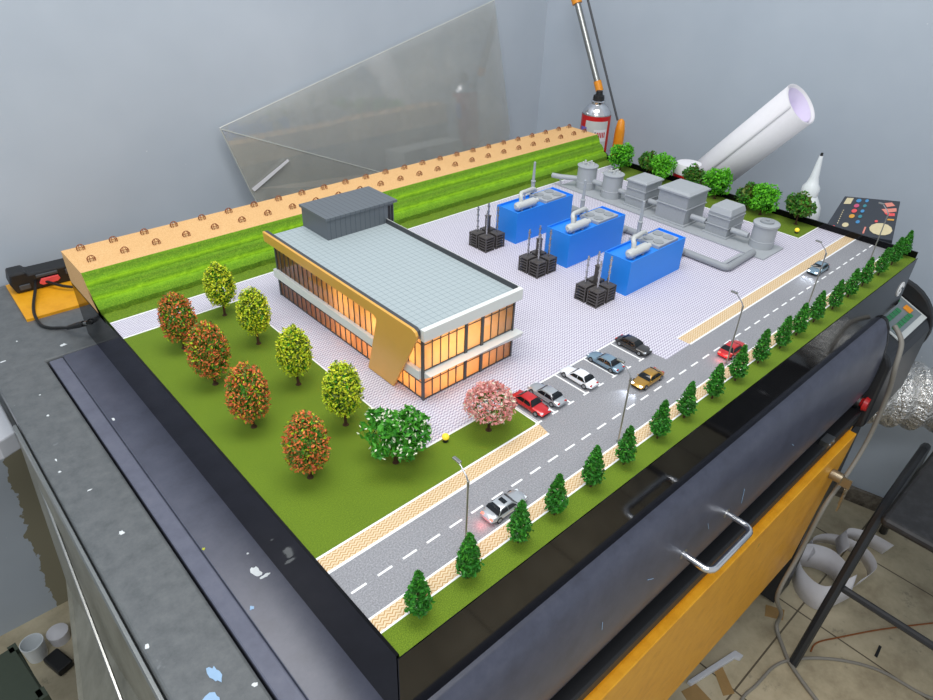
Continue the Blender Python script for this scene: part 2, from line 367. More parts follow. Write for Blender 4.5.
# ledge and front panel
LP(MB().box(-0.10, 1.12, -0.034, 0.0, -0.325, -0.298), 'front_ledge', 'black', bevel=0.004)
LP(MB().box(-0.10, 1.12, -0.030, 0.0, -0.36, -0.324), 'front_rail', 'yellow', bevel=0.002)
LP(MB().extr([(-0.046, -0.335), (-0.030, -0.72), (-0.005, -0.76), (-0.001, -0.335)], 'x', -0.10, 1.098), 'front_panel', 'yellow', bevel=0.002)
LP(MB().box(-0.10, 1.12, 0.02, 0.05, FZ, -0.70), 'plinth', 'dark_metal')
lk = LP(MB().tube([(1.035, -0.044, -0.405), (1.035, -0.066, -0.405)], 0.011, 14), 'lock', 'brass', smooth=True)
kk = MB().box(1.033, 1.037, -0.084, -0.064, -0.42, -0.398); kk.tube([(1.03, -0.078, -0.42), (1.035, -0.078, -0.435), (1.05, -0.078, -0.44), (1.058, -0.078, -0.43), (1.05, -0.078, -0.418), (1.036, -0.078, -0.418)], 0.0012, 6)
kk.box(1.040, 1.056, -0.08, -0.076, -0.47, -0.438); kk.box(1.024, 1.036, -0.083, -0.08, -0.475, -0.436)
LP(kk, 'key', 'brass', lk)
LP(MB().box(0.955, 0.985, -0.036, -0.02, -0.30, -0.288).tube([(0.962, -0.038, -0.294), (0.962, -0.03, -0.294)], 0.003, 8).tube([(0.978, -0.038, -0.294), (0.978, -0.03, -0.294)], 0.003, 8), 'latch', 'steel')
# right housing with control panel
hp_ = [(0.80, -H), (0.10, -H), (0.088, -0.130), (0.05, -0.135), (-0.035, -0.172), (-0.045, -0.19), (-0.045, -0.34), (0.0, -0.36), (0.80, -0.36)]
LP(MB().extr(hp_, 'x', 1.1305, 1.352), 'console', 'dark_metal', bevel=0.006)
arc = [(0.80, -0.35), (0.0, -0.35)] + [(0.05 - 0.097 * math.sin(a), -0.205 + 0.097 * math.cos(a)) for a in [PI * 0.75 - PI * 0.75 * i / 12 for i in range(13)]] + [(0.10, -0.100), (0.80, -0.098)]
LP(MB().extr(arc, 'x', 1.352, 1.370), 'console_end_cap', 'black', bevel=0.003)
LP(MB().box(1.12, 1.20, -0.03, 1.10, FZ + 0.02, -0.35), 'console_leg', 'dark_metal')
nrm = Vector((0, -0.037, 0.085)).normalized(); ydir = Vector((0, -0.085, -0.037)).normalized()
def onp(u, v, h=0):       # point on the slanted console face: u along x, v down the slope from its top edge
    return Vector((u, 0.05, -0.135)) + ydir * v + nrm * h
def slab(mb, u0, u1, v0, v1, h0, h1, mi=0):
    vs = [onp(u, v, h) for h in (h0, h1) for u, v in ((u0, v0), (u0, v1), (u1, v1), (u1, v0))]
    mb.add(vs, [(3, 2, 1, 0), (4, 5, 6, 7), (0, 1, 5, 4), (1, 2, 6, 5), (2, 3, 7, 6), (3, 0, 4, 7)], mi)
cp = MB(); slab(cp, 1.200, 1.348, 0.012, 0.088, 0.0, 0.003)
cpo = LP(cp, 'control_panel', 'panel_white', bevel=0.001)
kp = MB(); slab(kp, 1.206, 1.340, 0.018, 0.076, 0.003, 0.004); LP(kp, 'keypad', 'panel_grey', cpo)
for i in range(6):
    for j in range(2):
        if i == 5 and j == 1: continue
        bb = MB(); u = 1.214 + i * 0.0165; slab(bb, u, u + 0.0130, 0.053 - j * 0.022 + 0.004, 0.064 - j * 0.022 + 0.004, 0.004, 0.0055); LP(bb, 'button', 'button_green', cpo, bevel=0.0005)
for i in range(3):
    bb = MB(); u = 1.278 + i * 0.017; slab(bb, u, u + 0.012, 0.020, 0.029, 0.004, 0.0055); LP(bb, 'button', 'button_green', cpo, bevel=0.0005)
bb = MB(); slab(bb, 1.306, 1.326, 0.042, 0.060, 0.004, 0.007); LP(bb, 'stop_button', 'orange', cpo, bevel=0.002)
es = LP(MB().tube([(1.130, -0.012, -0.284), (1.130, -0.024, -0.284)], 0.014, 18), 'emergency_stop_base', 'steel', smooth=True)
LP(MB().tube([(1.130, -0.024, -0.284), (1.130, -0.028, -0.284), (1.130, -0.030, -0.284), (1.130, -0.038, -0.284)], [0.009, 0.011, 0.016, 0.014], 18), 'emergency_stop_button', 'red_plastic', es, smooth=True)
# dried paint marks
def splat(x, y, r, z=-H, k=7, stretch=(1, 1), m_='paint_white', n_='paint_spot'):
    pts = []
    for i in range(14):
        a = 2 * PI * i / 14; q = r * (0.55 + 0.6 * R.random()); pts.append((x + q * math.cos(a) * stretch[0], y + q * math.sin(a) * stretch[1]))
    LP(MB().extr(pts, 'z', z, z + 0.0005), n_, m_)
for x, y, r, st in ((-0.110, 0.383, 0.0035, (1, 1.3)), (-0.133, 0.534, 0.002, (1, 1)), (-0.142, 0.222, 0.0035, (0.8, 1)), (-0.115, 0.477, 0.003, (1, .4)),
                    (-0.112, 0.664, 0.002, (1, 1)), (-0.107, 0.722, 0.0015, (1, 1)), (-0.041, 0.842, 0.004, (1.3, 1)), (-0.082, 0.118, 0.003, (1, 1)),
                    (-0.13, 0.56, 0.0018, (.6, 2)), (-0.126, 0.85, 0.002, (3, 1)), (-0.095, 0.90, 0.0016, (1, 1))):
    splat(x, y, r, stretch=st)
for x, y, r, st, m_ in ((-0.105, 0.152, 0.006, (0.9, 2.0), 'paint_blue'), (-0.119, 0.128, 0.007, (1.4, 1.3), 'paint_blue')):
    splat(x, y, r, stretch=st, m_=m_)
for x, y, r, st, m_ in ((-0.020, 0.232, 0.0045, (1.1, 2.0), 'paint_white'), (-0.015, 0.222, 0.003, (2, .8), 'paint_white'), (-0.045, 0.195, 0.0025, (1, 1), 'paint_blue'),
                        (-0.049, 0.30, 0.002, (1, 1), 'paint_yellow'), (-0.046, 0.598, 0.0025, (.8, 1.6), 'paint_white'), (-0.015, 0.262, 0.0015, (1, 1), 'paint_white')):
    splat(x, y, r, z=-H + 0.0001, stretch=st, m_=m_)
for x, y, l, a in ((0.36, -0.0285, .03, .3), (0.60, -0.0285, .035, 1.2), (0.50, -0.029, .02, .8), (0.75, -0.0285, .02, .4), (0.27, -0.0288, .015, 1.4)):
    LP(MB().tube([(x, y - .0012, -0.175), (x + l * math.cos(a) * .5, y - .0018, -0.175 - l * math.sin(a))], 0.0004, 4), 'scratch', 'paint_blue')

# exhaust duct
dt = MB(); pts = []; rs = []
N = 60
for i in range(N + 1):
    u = i / N
    p = Vector((1.33 + 0.25 * u, 0.055 - 0.36 * u + .03 * math.sin(u * 3), -0.385 - .01 * math.sin(u * 4))); pts.append(p); rs.append(0.074 + 0.0055 * math.sin(i * .85) + R.uniform(-.002, .002))
dt.tube(pts, rs, 26)
tag(dt.build('exhaust_duct', 'foil', smooth=True), 'crinkled silver foil exhaust duct beside the machine console', 'duct')

# ------------------------------------------------------------ model board
L = 1.2; W = 0.853; EH = 0.0545
bd = thing('model_board', (0.6, 0.42, -H), 'large landscaped model base in glossy black box on the machine lid', 'model base')
def BP(mb, name, mats, par=None, **k):
    o = mb.build(name, mats, par or bd, **k)
    if par is None: o.location = (-0.6, -0.42, H)
    return o
case = BP(MB().box(0, L, 0, 0.0012, -H, 0.0008).box(0.003, L - 0.003, 0.0012, 0.003, -H, -0.0065).box(0, 0.003, 0.003, W, -H, 0.0015).box(L - 0.003, L, 0.003, W, -H, 0.012).box(0.003, L - 0.003, W - 0.003, W, -H, 0.0)
          .box(0.003, L - 0.003, 0.003, W - 0.003, -H, -0.006), 'case', 'gloss_black')
# logo on the front face
lg = MB(); cx, cz = 1.166, -0.052
ring = [(cx + 0.013 * math.cos(a), -0.0006, cz + 0.013 * math.sin(a)) for a in [2 * PI * i / 24 for i in range(20)]]
lg.tube(ring, 0.0016, 6)
s_pts = [(cx + 0.006, cz + 0.007), (cx, cz + 0.009), (cx - 0.005, cz + 0.006), (cx - 0.003, cz + 0.001), (cx + 0.003, cz - 0.002), (cx + 0.004, cz - 0.007), (cx - 0.001, cz - 0.009), (cx - 0.007, cz - 0.006)]
lg.tube([(a, -0.0006, b) for a, b in s_pts], 0.0017, 6)
BP(lg, 'logo', 'white_line', case)
Z = -0.006
def flat(poly, name, m_, z1=0.0, z0=Z, par=None): return BP(MB().extr(poly, 'z', z0, z1), name, m_, par)
def rect(x0, x1, y0_, y1): return [(x0, y0_), (x1, y0_), (x1, y1), (x0, y1)]
a0, a1 = 0.003, L - 0.003
flat(rect(a0, a1, 0.0012, 0.030), 'verge_lawn', 'lawn')
flat(rect(a0, a1, 0.030, 0.046), 'near_footpath', 'walk')
flat([(a0, 0.046), (a1, 0.046), (a1, 0.111), (0.612, 0.111), (0.552, 0.1105), (0.546, 0.187), (0.3125, 0.187), (0.3125, 0.130), (0.308, 0.111), (a0, 0.111)], 'road', 'road')
flat([(a0, 0.111), (0.308, 0.111), (0.3125, 0.131), (a0, 0.131)], 'far_footpath', 'walk')
flat(rect(0.612, a1, 0.111, 0.131), 'far_footpath', 'walk')
flat([(a0, 0.131), (0.3125, 0.131), (0.3125, 0.187), (0.1775, 0.187), (0.1775, 0.634), (a0, 0.634)], 'lawn', 'lawn')
flat([(0.1775, 0.187), (0.546, 0.187), (0.552, 0.1105), (0.612, 0.111), (0.612, 0.131), (a1, 0.131), (a1, 0.184), (1.112, 0.184), (1.112, 0.6655), (a1, 0.6655), (a1, 0.687), (a0, 0.687), (a0, 0.634), (0.1775, 0.634)], 'paving', 'paving')
flat(rect(1.112, a1, 0.184, 0.6655), 'side_lawn', 'lawn')
mk = MB(); z0, z1 = 0.0, 0.00035
def ln(x0, x1, y0_, y1): mk.box(x0, x1, y0_, y1, z0, z1)
ln(a0, a1, 0.0285, 0.0305); ln(a0, a1, 0.0455, 0.0475); ln(a0, 0.308, 0.1095, 0.1125); ln(a0, 0.3125, 0.130, 0.1325); ln(0.612, a1, 0.1095, 0.112); ln(0.612, a1, 0.131, 0.133)
ln(0.3105, 0.3135, 0.1325, 0.187); ln(0.178, 0.3105, 0.185, 0.187); ln(0.1765, 0.1785, 0.187, 0.634); ln(0.3135, 0.546, 0.1855, 0.1875)
ln(a0, 0.1765, 0.633, 0.635); ln(a0, a1, 0.686, 0.688); ln(1.111, 1.113, 0.185, 0.664); ln(1.113, a1, 0.1835, 0.1855)
BP(mk, 'edge_lines', 'white_line')
mk = MB(); x = 0.007
while x < 1.18: ln(x, x + 0.0165, 0.0775, 0.0798); x += 0.0293
BP(mk, 'lane_dashes', 'white_line')
for i in range(8):
    x = 0.3135 + i * 0.030
    mk = MB(); ln(x - 0.001, x + 0.0012, 0.1335, 0.1855); mk.box(x - 0.0055, x + 0.0055, 0.1313, 0.1335, z0, z1 + 0.0001)
    BP(mk, 'bay_line', 'white_line')
# terraced bank with sand on top
yb = [(0.688, 0.0005), (0.716, 0.001), (0.7165, 0.010), (0.7245, 0.0165), (0.7305, 0.018), (0.733, 0.026), (0.7395, 0.033), (0.7455, 0.0345), (0.748, 0.043), (0.757, 0.0545), (0.757, -0.006), (0.688, -0.006)]
eb = MB(); NX = 160
base = yb[:10]; vs = []; fs = []
for i in range(NX + 1):
    for j, (y, z) in enumerate(base):
        k = 0 if i in (0, NX) or j in (0, 9) else 1
        vs.append((a0 - 0.003 + (a1 + 0.003 - a0 + 0.003) * i / NX, y + k * R.uniform(-.0006, .0006), z + k * R.uniform(-.0008, .0008)))
n_ = len(base)
for i in range(NX):
    for j in range(n_ - 1): fs.append((i * n_ + j, (i + 1) * n_ + j, (i + 1) * n_ + j + 1, i * n_ + j + 1))
eb.add(vs, fs)
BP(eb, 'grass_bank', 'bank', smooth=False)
BP(MB().extr([(0.688, -0.003), (0.7195, -0.003), (0.720, 0.007), (0.7335, 0.0145), (0.7365, 0.023), (0.7485, 0.031), (0.7515, 0.040), (0.757, 0.0515), (0.757, 0.0545), (W, 0.0545), (W, 0.0)], 'x', 0.0, L), 'sand_bank', 'sand')

# ------------------------------------------------------------ wire hoops on the sand
hoop = thing('wire_hoop', (0.025, 0.839, EH), 'x', 'hoop', 'small brown wire hoops on the sand strip')
hb = MB()
for sx in (-1, 1):
    hb.tube([(0.0045 * sx, -0.0022, 0), (0.0052 * sx, -0.001, 0.004), (0.003 * sx, 0, 0.0068), (0, 0.0004, 0.0076)], 0.00062, 5)
    hb.tube([(0.0022 * sx, -0.003, 0), (0.0024 * sx, -0.0014, 0.004), (0.0012 * sx, 0, 0.0072)], 0.0005, 5)
    hb.tube([(0.0046 * sx, 0.003, 0), (0.0048 * sx, 0.002, 0.004), (0.002 * sx, 0.001, 0.0072)], 0.0005, 5)
hb.tube([(-0.0052, -0.001, 0.004), (-0.0024, -0.0016, 0.0042), (0.0024, -0.0016, 0.0042), (0.0052, -0.001, 0.004)], 0.0005, 5)
hb.build('frame', 'mark_brown', hoop)
hoop.scale = (1.1, 1.25, 1.15)
for r_, (yy, nm) in enumerate(((0.839, 'back'), (0.789, 'front'))):
    for i in range(25):
        lab = 'tiny brown wire hoop, %s from the left end in the %s row on the sand' % (ORD[i], nm)
        xx = 0.025 + i * 0.0488
        if xx > 1.19: xx = 1.188
        if r_ == 0 and i == 0: hoop['label'] = lab
        else: dup(hoop, (xx, yy, EH), lab)

# ------------------------------------------------------------ trees
def leaves(mb, pts, size, mis, weights, nrmf=None):
    tot = sum(weights)
    for p in pts:
        k = R.random() * tot; mi = 0
        for j, w_ in enumerate(weights):
            k -= w_
            if k <= 0: mi = mis[j]; break
        a = Vector((R.gauss(0, 1), R.gauss(0, 1), R.gauss(0, 1))).normalized()
        b = a.cross(Vector((R.gauss(0, 1), R.gauss(0, 1), R.gauss(0, 1)))).normalized(); c_ = a.cross(b)
        s_ = size * R.uniform(0.6, 1.25); p = Vector(p)
        mb.add([p - a * s_, p + b * s_ * 0.55 + c_ * s_ * .25, p + a * s_, p - b * s_ * 0.55 + c_ * s_ * .25], [(0, 1, 2), (0, 2, 3)], mi)
def ell_pts(n, rx, rz, cz, inner=0.72, taper=0.0):
    out = []
    for i in range(n):
        d = Vector((R.gauss(0, 1), R.gauss(0, 1), R.gauss(0, 1))).normalized(); q = inner + (1 - inner) * R.random() ** 0.6
        q *= 1 + 0.07 * math.sin(d.x * 9 + i % 3) * 1
        k = 1 - taper * d.z
        out.append((d.x * rx * q * k, d.y * rx * q * k, cz + d.z * rz * q))
    return out
def trunk(par, h, r, spread, zb, n=5, m_='trunk', base=0.004):
    mb = MB(); mb.tube([(0, 0, 0), (0.0006, 0.0004, h * 0.5), (0, 0, h)], [r * 1.25, r, r * 0.8], 7)
    for i in range(n):
        a = 2 * PI * i / n + 0.4; mb.tube([(0, 0, h * 0.75), (spread * .5 * math.cos(a), spread * .5 * math.sin(a), zb * 0.9), (spread * math.cos(a), spread * math.sin(a), zb * 1.35)], [r * .7, r * .5, r * .25], 5)
    mb.lathe([(base, 0), (base * .9, 0.0008)], n=10)
    return mb.build('trunk', m_, par, smooth=True)
def oval_tree(name, mats, weights, rx=0.0245, h=0.089, z0=0.013, n=2500, size=0.0021, taper=0.12):
    t_ = thing(name, (0, 0, 0), 'x', 'tree'); cz = (z0 + h) / 2; rz = (h - z0) / 2
    trunk(t_, z0 + 0.02, 0.0016, rx * .6, z0 + 0.012)
    mb = MB(); leaves(mb, ell_pts(n, rx, rz, cz, 0.7, taper), size, list(range(len(mats))), weights)
    core = ell_pts(700, rx * .82, rz * .84, cz, 0.75, taper); leaves(mb, core, size * 1.9, [len(mats), len(mats) - 1], [1.4, 1])
    mb.build('foliage', list(mats) + ['leaf_green'], t_)
    return t_
ot = oval_tree('autumn_tree', ['leaf_orange', 'leaf_rust', 'leaf_lime', 'leaf_olive'], [4.2, 1.5, .9, 3.4])
ot['group'] = 'orange autumn trees on the lawn'
labs = ['orange-leaved model tree farthest back, by the white path', 'orange-leaved model tree second from the back, overlapping a neighbour',
        'orange-leaved model tree third from the back, mid lawn', 'orange-leaved model tree nearest the viewer on the lawn']
for i, (x, y, s_) in enumerate(((0.058, 0.558, .97), (0.054, 0.453, 1.03), (0.051, 0.345, 1.0), (0.057, 0.230, .97))):
    if i == 0: ot.location = (x, y, 0); ot['label'] = labs[0]; ot.scale = (s_,) * 3
    else: dup(ot, (x, y, 0), labs[i], rz=i * 1.3, scale=(s_,) * 3)
yt = oval_tree('yellow_green_tree', ['leaf_lime', 'leaf_yellow', 'leaf_olive'], [4, 3, 1.4], rx=0.0225, h=0.089, z0=0.017)
yt['group'] = 'yellow-green trees along the lawn edge'
labs = ['yellow-green model tree farthest back, beside the white path', 'yellow-green model tree beside the back corner of the office model',
        'yellow-green model tree beside the middle of the office model', 'yellow-green model tree next to the white-flowering tree']
for i, (x, y, s_) in enumerate(((0.140, 0.606, .96), (0.141, 0.504, .98), (0.134, 0.385, .97), (0.135, 0.279, 1.0))):
    if i == 0: yt.location = (x, y, 0); yt['label'] = labs[0]; yt.scale = (s_,) * 3
    else: dup(yt, (x, y, 0), labs[i], rz=i * 1.1, scale=(s_,) * 3)
# white flowering tree
wt = thing('flowering_tree', (0.141, 0.189, 0), 'broad green model tree dotted with white blossom at the lawn corner', 'tree')
trunk(wt, 0.026, 0.0022, 0.022, 0.028, 7)
mb = MB(); cl = []
for i in range(34):
    a = R.random() * 2 * PI; q = 0.032 * math.sqrt(R.random()); cl.append((q * math.cos(a), q * math.sin(a), 0.045 + 0.019 * (1 - (q / 0.036) ** 2) + R.uniform(-.022, .002), R.uniform(.009, .013)))
for x, y, z, r_ in cl:
    leaves(mb, [(x + px, y + py, z + pz * .8) for px, py, pz in ell_pts(60, r_, r_ * .8, 0, .5)], 0.0040, [0, 1], [3, 1.6])
mb.build('foliage', ['leaf_green', 'leaf_conifer'], wt)
mb = MB()
for x, y, z, r_ in cl:
    leaves(mb, [(x + px, y + py, z + pz * .8) for px, py, pz in ell_pts(13, r_ * 1.1, r_ * .95, 0, .96) if pz > -0.004], 0.0024, [0], [1])
tag(mb.build('blossom', 'petal_white', wt), kind='stuff')
# pink tree
pk = thing('blossom_tree', (0.258, 0.162, 0), 'pink-blossomed umbrella-shaped model tree beside the parked red car', 'tree')
trunk(pk, 0.022, 0.0016, 0.018, 0.026, 6)
mb = MB(); pts = []
for i in range(1500):
    d = Vector((R.gauss(0, 1), R.gauss(0, 1), R.gauss(0, 1))).normalized(); d.z = abs(d.z) if R.random() < .93 else -abs(d.z) * .25
    q = R.uniform(.78, 1.04); pts.append((d.x * .030 * q, d.y * .030 * q, 0.034 + d.z * 0.031 * q))
leaves(mb, pts, 0.0025, [0, 1, 2], [5, 2.4, .8])
tag(mb.build('blossom', ['petal_pink', 'petal_rose', 'petal_white'], pk), kind='stuff')
mb = MB(); leaves(mb, [(x * .72, y * .72, 0.032 + (z - 0.036) * .7) for x, y, z in pts[:420]], 0.0034, [0, 1], [2, 1]); mb.build('foliage', ['leaf_green', 'leaf_olive'], pk)
# conifers
def conifer():
    t_ = thing('conifer_tree', (0, 0, 0), 'x', 'tree', 'dark green conifers along the front verge')
    MB().tube([(0, 0, 0), (0, 0, 0.030)], [0.0013, 0.0008], 6).build('trunk', 'trunk', t_)
    mb = MB(); pts = []
    for i in range(1350):
        u = R.random() ** 1.25; z = 0.009 + 0.047 * u; rr = 0.0105 * (math.sin(min(1, (u + .12) / .34) * PI / 2)) * (1 - max(0, u - .18) / .82) ** .72 + 0.0006
        a = R.random() * 2 * PI; q = rr * R.uniform(.45, 1.1) * (1 + .14 * math.sin(a * 5 + z * 900)); pts.append((q * math.cos(a), q * math.sin(a), z))
    leaves(mb, pts, 0.0023, [0, 1, 2], [5, 2, 2]); mb.build('foliage', ['leaf_conifer', 'leaf_dark', 'leaf_green'], t_)
    return t_
cns = [conifer(), conifer(), conifer()]
used = [0, 0, 0]
for i in range(20):
    x = (39, 98, 163, 217, 277, 333, 400, 458, 520, 580, 643, 704, 757, 817, 880, 942, 1002, 1068, 1132, 1184)[i] / 1000; y = 0.022 + 0.001 * math.sin(i * 2.1)
    if x > 1.19: x = 1.186
    s_ = (1.03 - 0.006 * min(i, 14)) * R.uniform(.97, 1.03)
    lab = 'small dark green model conifer on the front verge, %s from the near corner' % ORD[i]
    k = i % 3
    if not used[k]: cns[k].location = (x, y, 0); cns[k]['label'] = lab; cns[k].scale = (s_,) * 3; cns[k].rotation_euler = (0, 0, i); used[k] = 1
    else: dup(cns[k], (x, y, 0), lab, rz=i * 1.7, scale=(s_,) * 3)
# round trees on the far side
def round_tree(name, mats, weights, rr):
    t_ = thing(name, (0, 0, 0), 'x', 'tree'); trunk(t_, 0.026, 0.0014, rr * .6, 0.030)
    mb = MB()
    for i in range(15):
        d = Vector((R.gauss(0, 1), R.gauss(0, 1), R.gauss(0, .8))).normalized(); q = rr * .62
        c_ = (d.x * q, d.y * q, 0.035 + d.z * rr * .58); k = rr * R.uniform(.38, .5)
        leaves(mb, [(c_[0] + a, c_[1] + b, c_[2] + e) for a, b, e in ell_pts(95, k, k, 0, .7)], 0.0033, list(range(len(mats))), weights)
    leaves(mb, ell_pts(120, rr * .65, rr * .65, .035, .3), 0.008, [len(mats) - 1], [1])
    mb.build('foliage', mats, t_); return t_
bt = round_tree('round_tree', ['leaf_bright', 'leaf_green'], [5, 1.5], 0.031); dk = round_tree('round_tree', ['leaf_dark', 'leaf_green', 'leaf_olive'], [4, 2, 1.5], 0.0265)
spec = ((bt, 1.160, 0.648, 'bright green round model tree beside the end of the grass bank', 1.0), (dk, 1.178, 0.580, 'dark green round model tree overlapping the bright one near the red cup', 1.0),
        (bt, 1.172, 0.545, 'bright green round model tree just left of the red cup', 1.0), (dk, 1.176, 0.462, 'dark green round model tree between the red cup and paper roll', 1.02),
        (bt, 1.176, 0.405, 'bright green round model tree at the foot of the paper roll', 1.04), (dk, 1.172, 0.330, 'dark green round model tree partly behind a bright one, left of glue bottle', 1.0),
        (bt, 1.168, 0.294, 'bright green round model tree just left of the glue bottle', 1.02), (dk, 1.178, 0.222, 'dark green round model tree in front of the glue bottle', 1.12))
first = {id(bt): True, id(dk): True}
for T, x, y, lab, s_ in spec:
    if first[id(T)]: first[id(T)] = False; T.location = (x, y, 0); T['label'] = lab; T.scale = (s_,) * 3; T['group'] = 'round trees along the far side lawn'
    else: dup(T, (x, y, 0), lab, rz=y * 30, scale=(s_,) * 3)

# ------------------------------------------------------------ office building
ob = thing('office_building', (0.3, 0.43, 0.0), 'two-storey model office with pale flat roof, gold frame and lit windows', 'model building')
def OP(mb, name, mats, par=None, **k):
    o = mb.build(name, mats, par or ob, **k)
    if par is None: o.location = (-0.3, -0.43, 0)
    return o
bx0, bx1, by0, by1 = 0.235, 0.390, 0.256, 0.610
ofi = MB(); ofi.box(bx0 + .06, bx1 - .06, by0 + .06, by1 - .02, 0.0003, 0.085)
OP(ofi, 'inner_core', 'inner_wall')
OP(MB().box(bx0 + .004, bx1 - .004, by0 + .004, by1 - .004, 0.0002, 0.002), 'ground_floor_slab', 'inner_wall')
OP(MB().box(bx1 - 0.002, bx1, by0 + .003, by1, 0, 0.09).box(bx0 + .003, bx1, by1 - 0.002, by1, 0, 0.09), 'rear_wall', 'dark_grey')
OP(MB().box(bx0 + .001, bx1, by0 + .001, by1, 0.034, 0.043), 'upper_floor_slab', 'white_fascia')
OP(MB().box(bx0 - .002, bx1 + 0.008, by0 + 0.001, by1 + 0.006, 0.0895, 0.0985), 'roof_slab', 'roof_tile')
OP(MB().box(bx1 + 0.008, bx1 + 0.0085, by0 - .002, by1 + 0.008, 0.088, 0.106, 0).box(bx1 + 0.0065, bx1 + 0.008, by0 + 0.004, by1 - 0.05, 0.0985, 0.1055, 1), 'parapet', ['white_fascia', 'dark_grey'])
OP(MB().box(bx0 - .003, bx1 + 0.0085, by0 - 0.006, by0 + 0.001, 0.0895, 0.1055), 'front_fascia', 'white_fascia', bevel=0.0006)
# balcony strips
OP(MB().add([(bx0 + 0.001, by0 - 0.002, 0.034), (bx1 + 0.008, by0 - 0.010, 0.034), (bx1 + 0.008, by0 + 0.001, 0.034), (bx0 + 0.001, by0 + 0.001, 0.034),
             (bx0 + 0.001, by0 - 0.013, 0.042), (bx1 + 0.008, by0 - 0.013, 0.042), (bx1 + 0.008, by0 + 0.001, 0.042), (bx0 + 0.001, by0 + 0.001, 0.042)],
            [(3, 2, 1, 0), (4, 5, 6, 7), (0, 1, 5, 4), (1, 2, 6, 5), (2, 3, 7, 6), (3, 0, 4, 7)]), 'front_canopy', 'white_fascia')
OP(MB().box(bx0 - 0.005, bx0 + 0.001, by0 + 0.003, by1 + 0.004, 0.032, 0.045), 'side_canopy', 'white_fascia', bevel=0.0006)
# gold frame: band along the roof edge joined to the slanting panel (y, z)
gp = [(by1 + 0.006, 0.092), (by1 + 0.008, 0.107), (0.262, 0.1065), (0.256, 0.1045), (0.2535, 0.100), (0.2545, 0.094), (0.303, 0.001), (0.358, 0.001), (0.333, 0.086), (0.340, 0.0905)]
OP(MB().extr(gp, 'x', bx0 - 0.012, bx0 - 0.008, 0), 'gold_frame', 'gold', bevel=0.0008)
OP(MB().extr([(by1 + 0.006, 0.0925), (by1 + 0.008, 0.1065), (0.262, 0.106), (0.257, 0.104), (0.256, 0.0985), (0.31, 0.0925)], 'x', bx0 - 0.008, bx0 - 0.003), 'gold_frame_return', 'dark_grey')
# windows
def bay(axis, u0, u1, z0, z1, dark=False):
    d = 0.0008
    f = MB(); wn = MB()
    if axis == 'y':     # left face, plane x = bx0
        wn.box(bx0 + .0008, bx0 + .0014, u0, u1, z0, z1)
        f.box(bx0 - .0002, bx0 + .0018, u0 - .0005, u0 + .0005, z0, z1); f.box(bx0 - .0001, bx0 + .0012, u0 + .0005, u1 - .0005, z1 - .0085, z1 - .0076)
        f.box(bx0 - .0001, bx0 + .0016, u0 + .0005, u1 - .0005, z0, z0 + .0012)
    else:
        wn.box(u0, u1, by0 + .0008, by0 + .0014, z0, z1)
        f.box(u0 - .0005, u0 + .0005, by0 - .0002, by0 + .0018, z0, z1); f.box(u0 + .0005, u1 - .0005, by0 - .0001, by0 + .0012, z1 - .0085, z1 - .0076)
        f.box(u0 + .0005, u1 - .0005, by0 - .0001, by0 + .0016, z0, z0 + .0012)
    o = OP(wn, 'window', 'window'); f.build('mullion', 'mullion', o)
nb = 27; p = (by1 - by0 - 0.003) / nb
for i in range(nb):
    u = by0 + 0.003 + i * p
    bay('y', u, u + p, 0.0005, 0.033); bay('y', u, u + p, 0.0435, 0.0895)
cells = [(0.2365 + i * 0.0132, 0.0132) for i in range(5)] + [(0.3070, 0.0235)] + [(0.335 + i * 0.0137, 0.0137) for i in range(4)]
for u, w_ in cells:
    bay('x', u, u + w_, 0.0005, 0.034); bay('x', u, u + w_, 0.0435, 0.0895)
OP(MB().box(0.3025, 0.307, by0 - .001, by0 + .002, 0, 0.09).box(0.3305, 0.335, by0 - .001, by0 + .002, 0, 0.09), 'pillar', 'mullion')
OP(MB().box(bx0 - .001, bx0 + .0015, by0 - .001, by0 + .003, 0, 0.09).box(bx1 - .0015, bx1 + .001, by0 - .001, by0 + .002, 0, 0.09).box(bx0 - .001, bx0 + .0015, by1 - .003, by1, 0, 0.09), 'corner_post', 'mullion')
ph = OP(MB().box(0.291, 0.412, 0.546, 0.617, 0.0985, 0.129), 'rooftop_plant_room', 'corrugated')
MB().box(0.289, 0.418, 0.544, 0.620, 0.129, 0.133).build('plant_room_roof', 'corrugated', ph)
MB().box(0.401, 0.4055, 0.5455, 0.5462, 0.100, 0.126).box(0.407, 0.4105, 0.5455, 0.5462, 0.100, 0.126).build('plant_room_door', 'black', ph)
def plight(name, loc, e, col, par, r=0.008, ty='POINT', rot=None, ang=1.0):
    l = bpy.data.lights.new(name, ty); l.energy = e; l.color = col; l.shadow_soft_size = r
    if ty == 'SPOT': l.spot_size = ang; l.spot_blend = .8
    o = bpy.data.objects.new(name, l); C.objects.link(o); o.parent = par; o.location = loc
    if rot: o.rotation_euler = rot
    return o
for i, (x, y, e) in enumerate(((0.262, 0.285, .034), (0.30, 0.285, .03), (0.262, 0.35, .034), (0.262, 0.43, .026), (0.345, 0.285, .018))):
    for z in (0.018, 0.066):
        plight('lamp_strip', (x - 0.3, y - 0.43, z), e * (1.5 if z > .05 else .8), (1, .80, .56), ob)

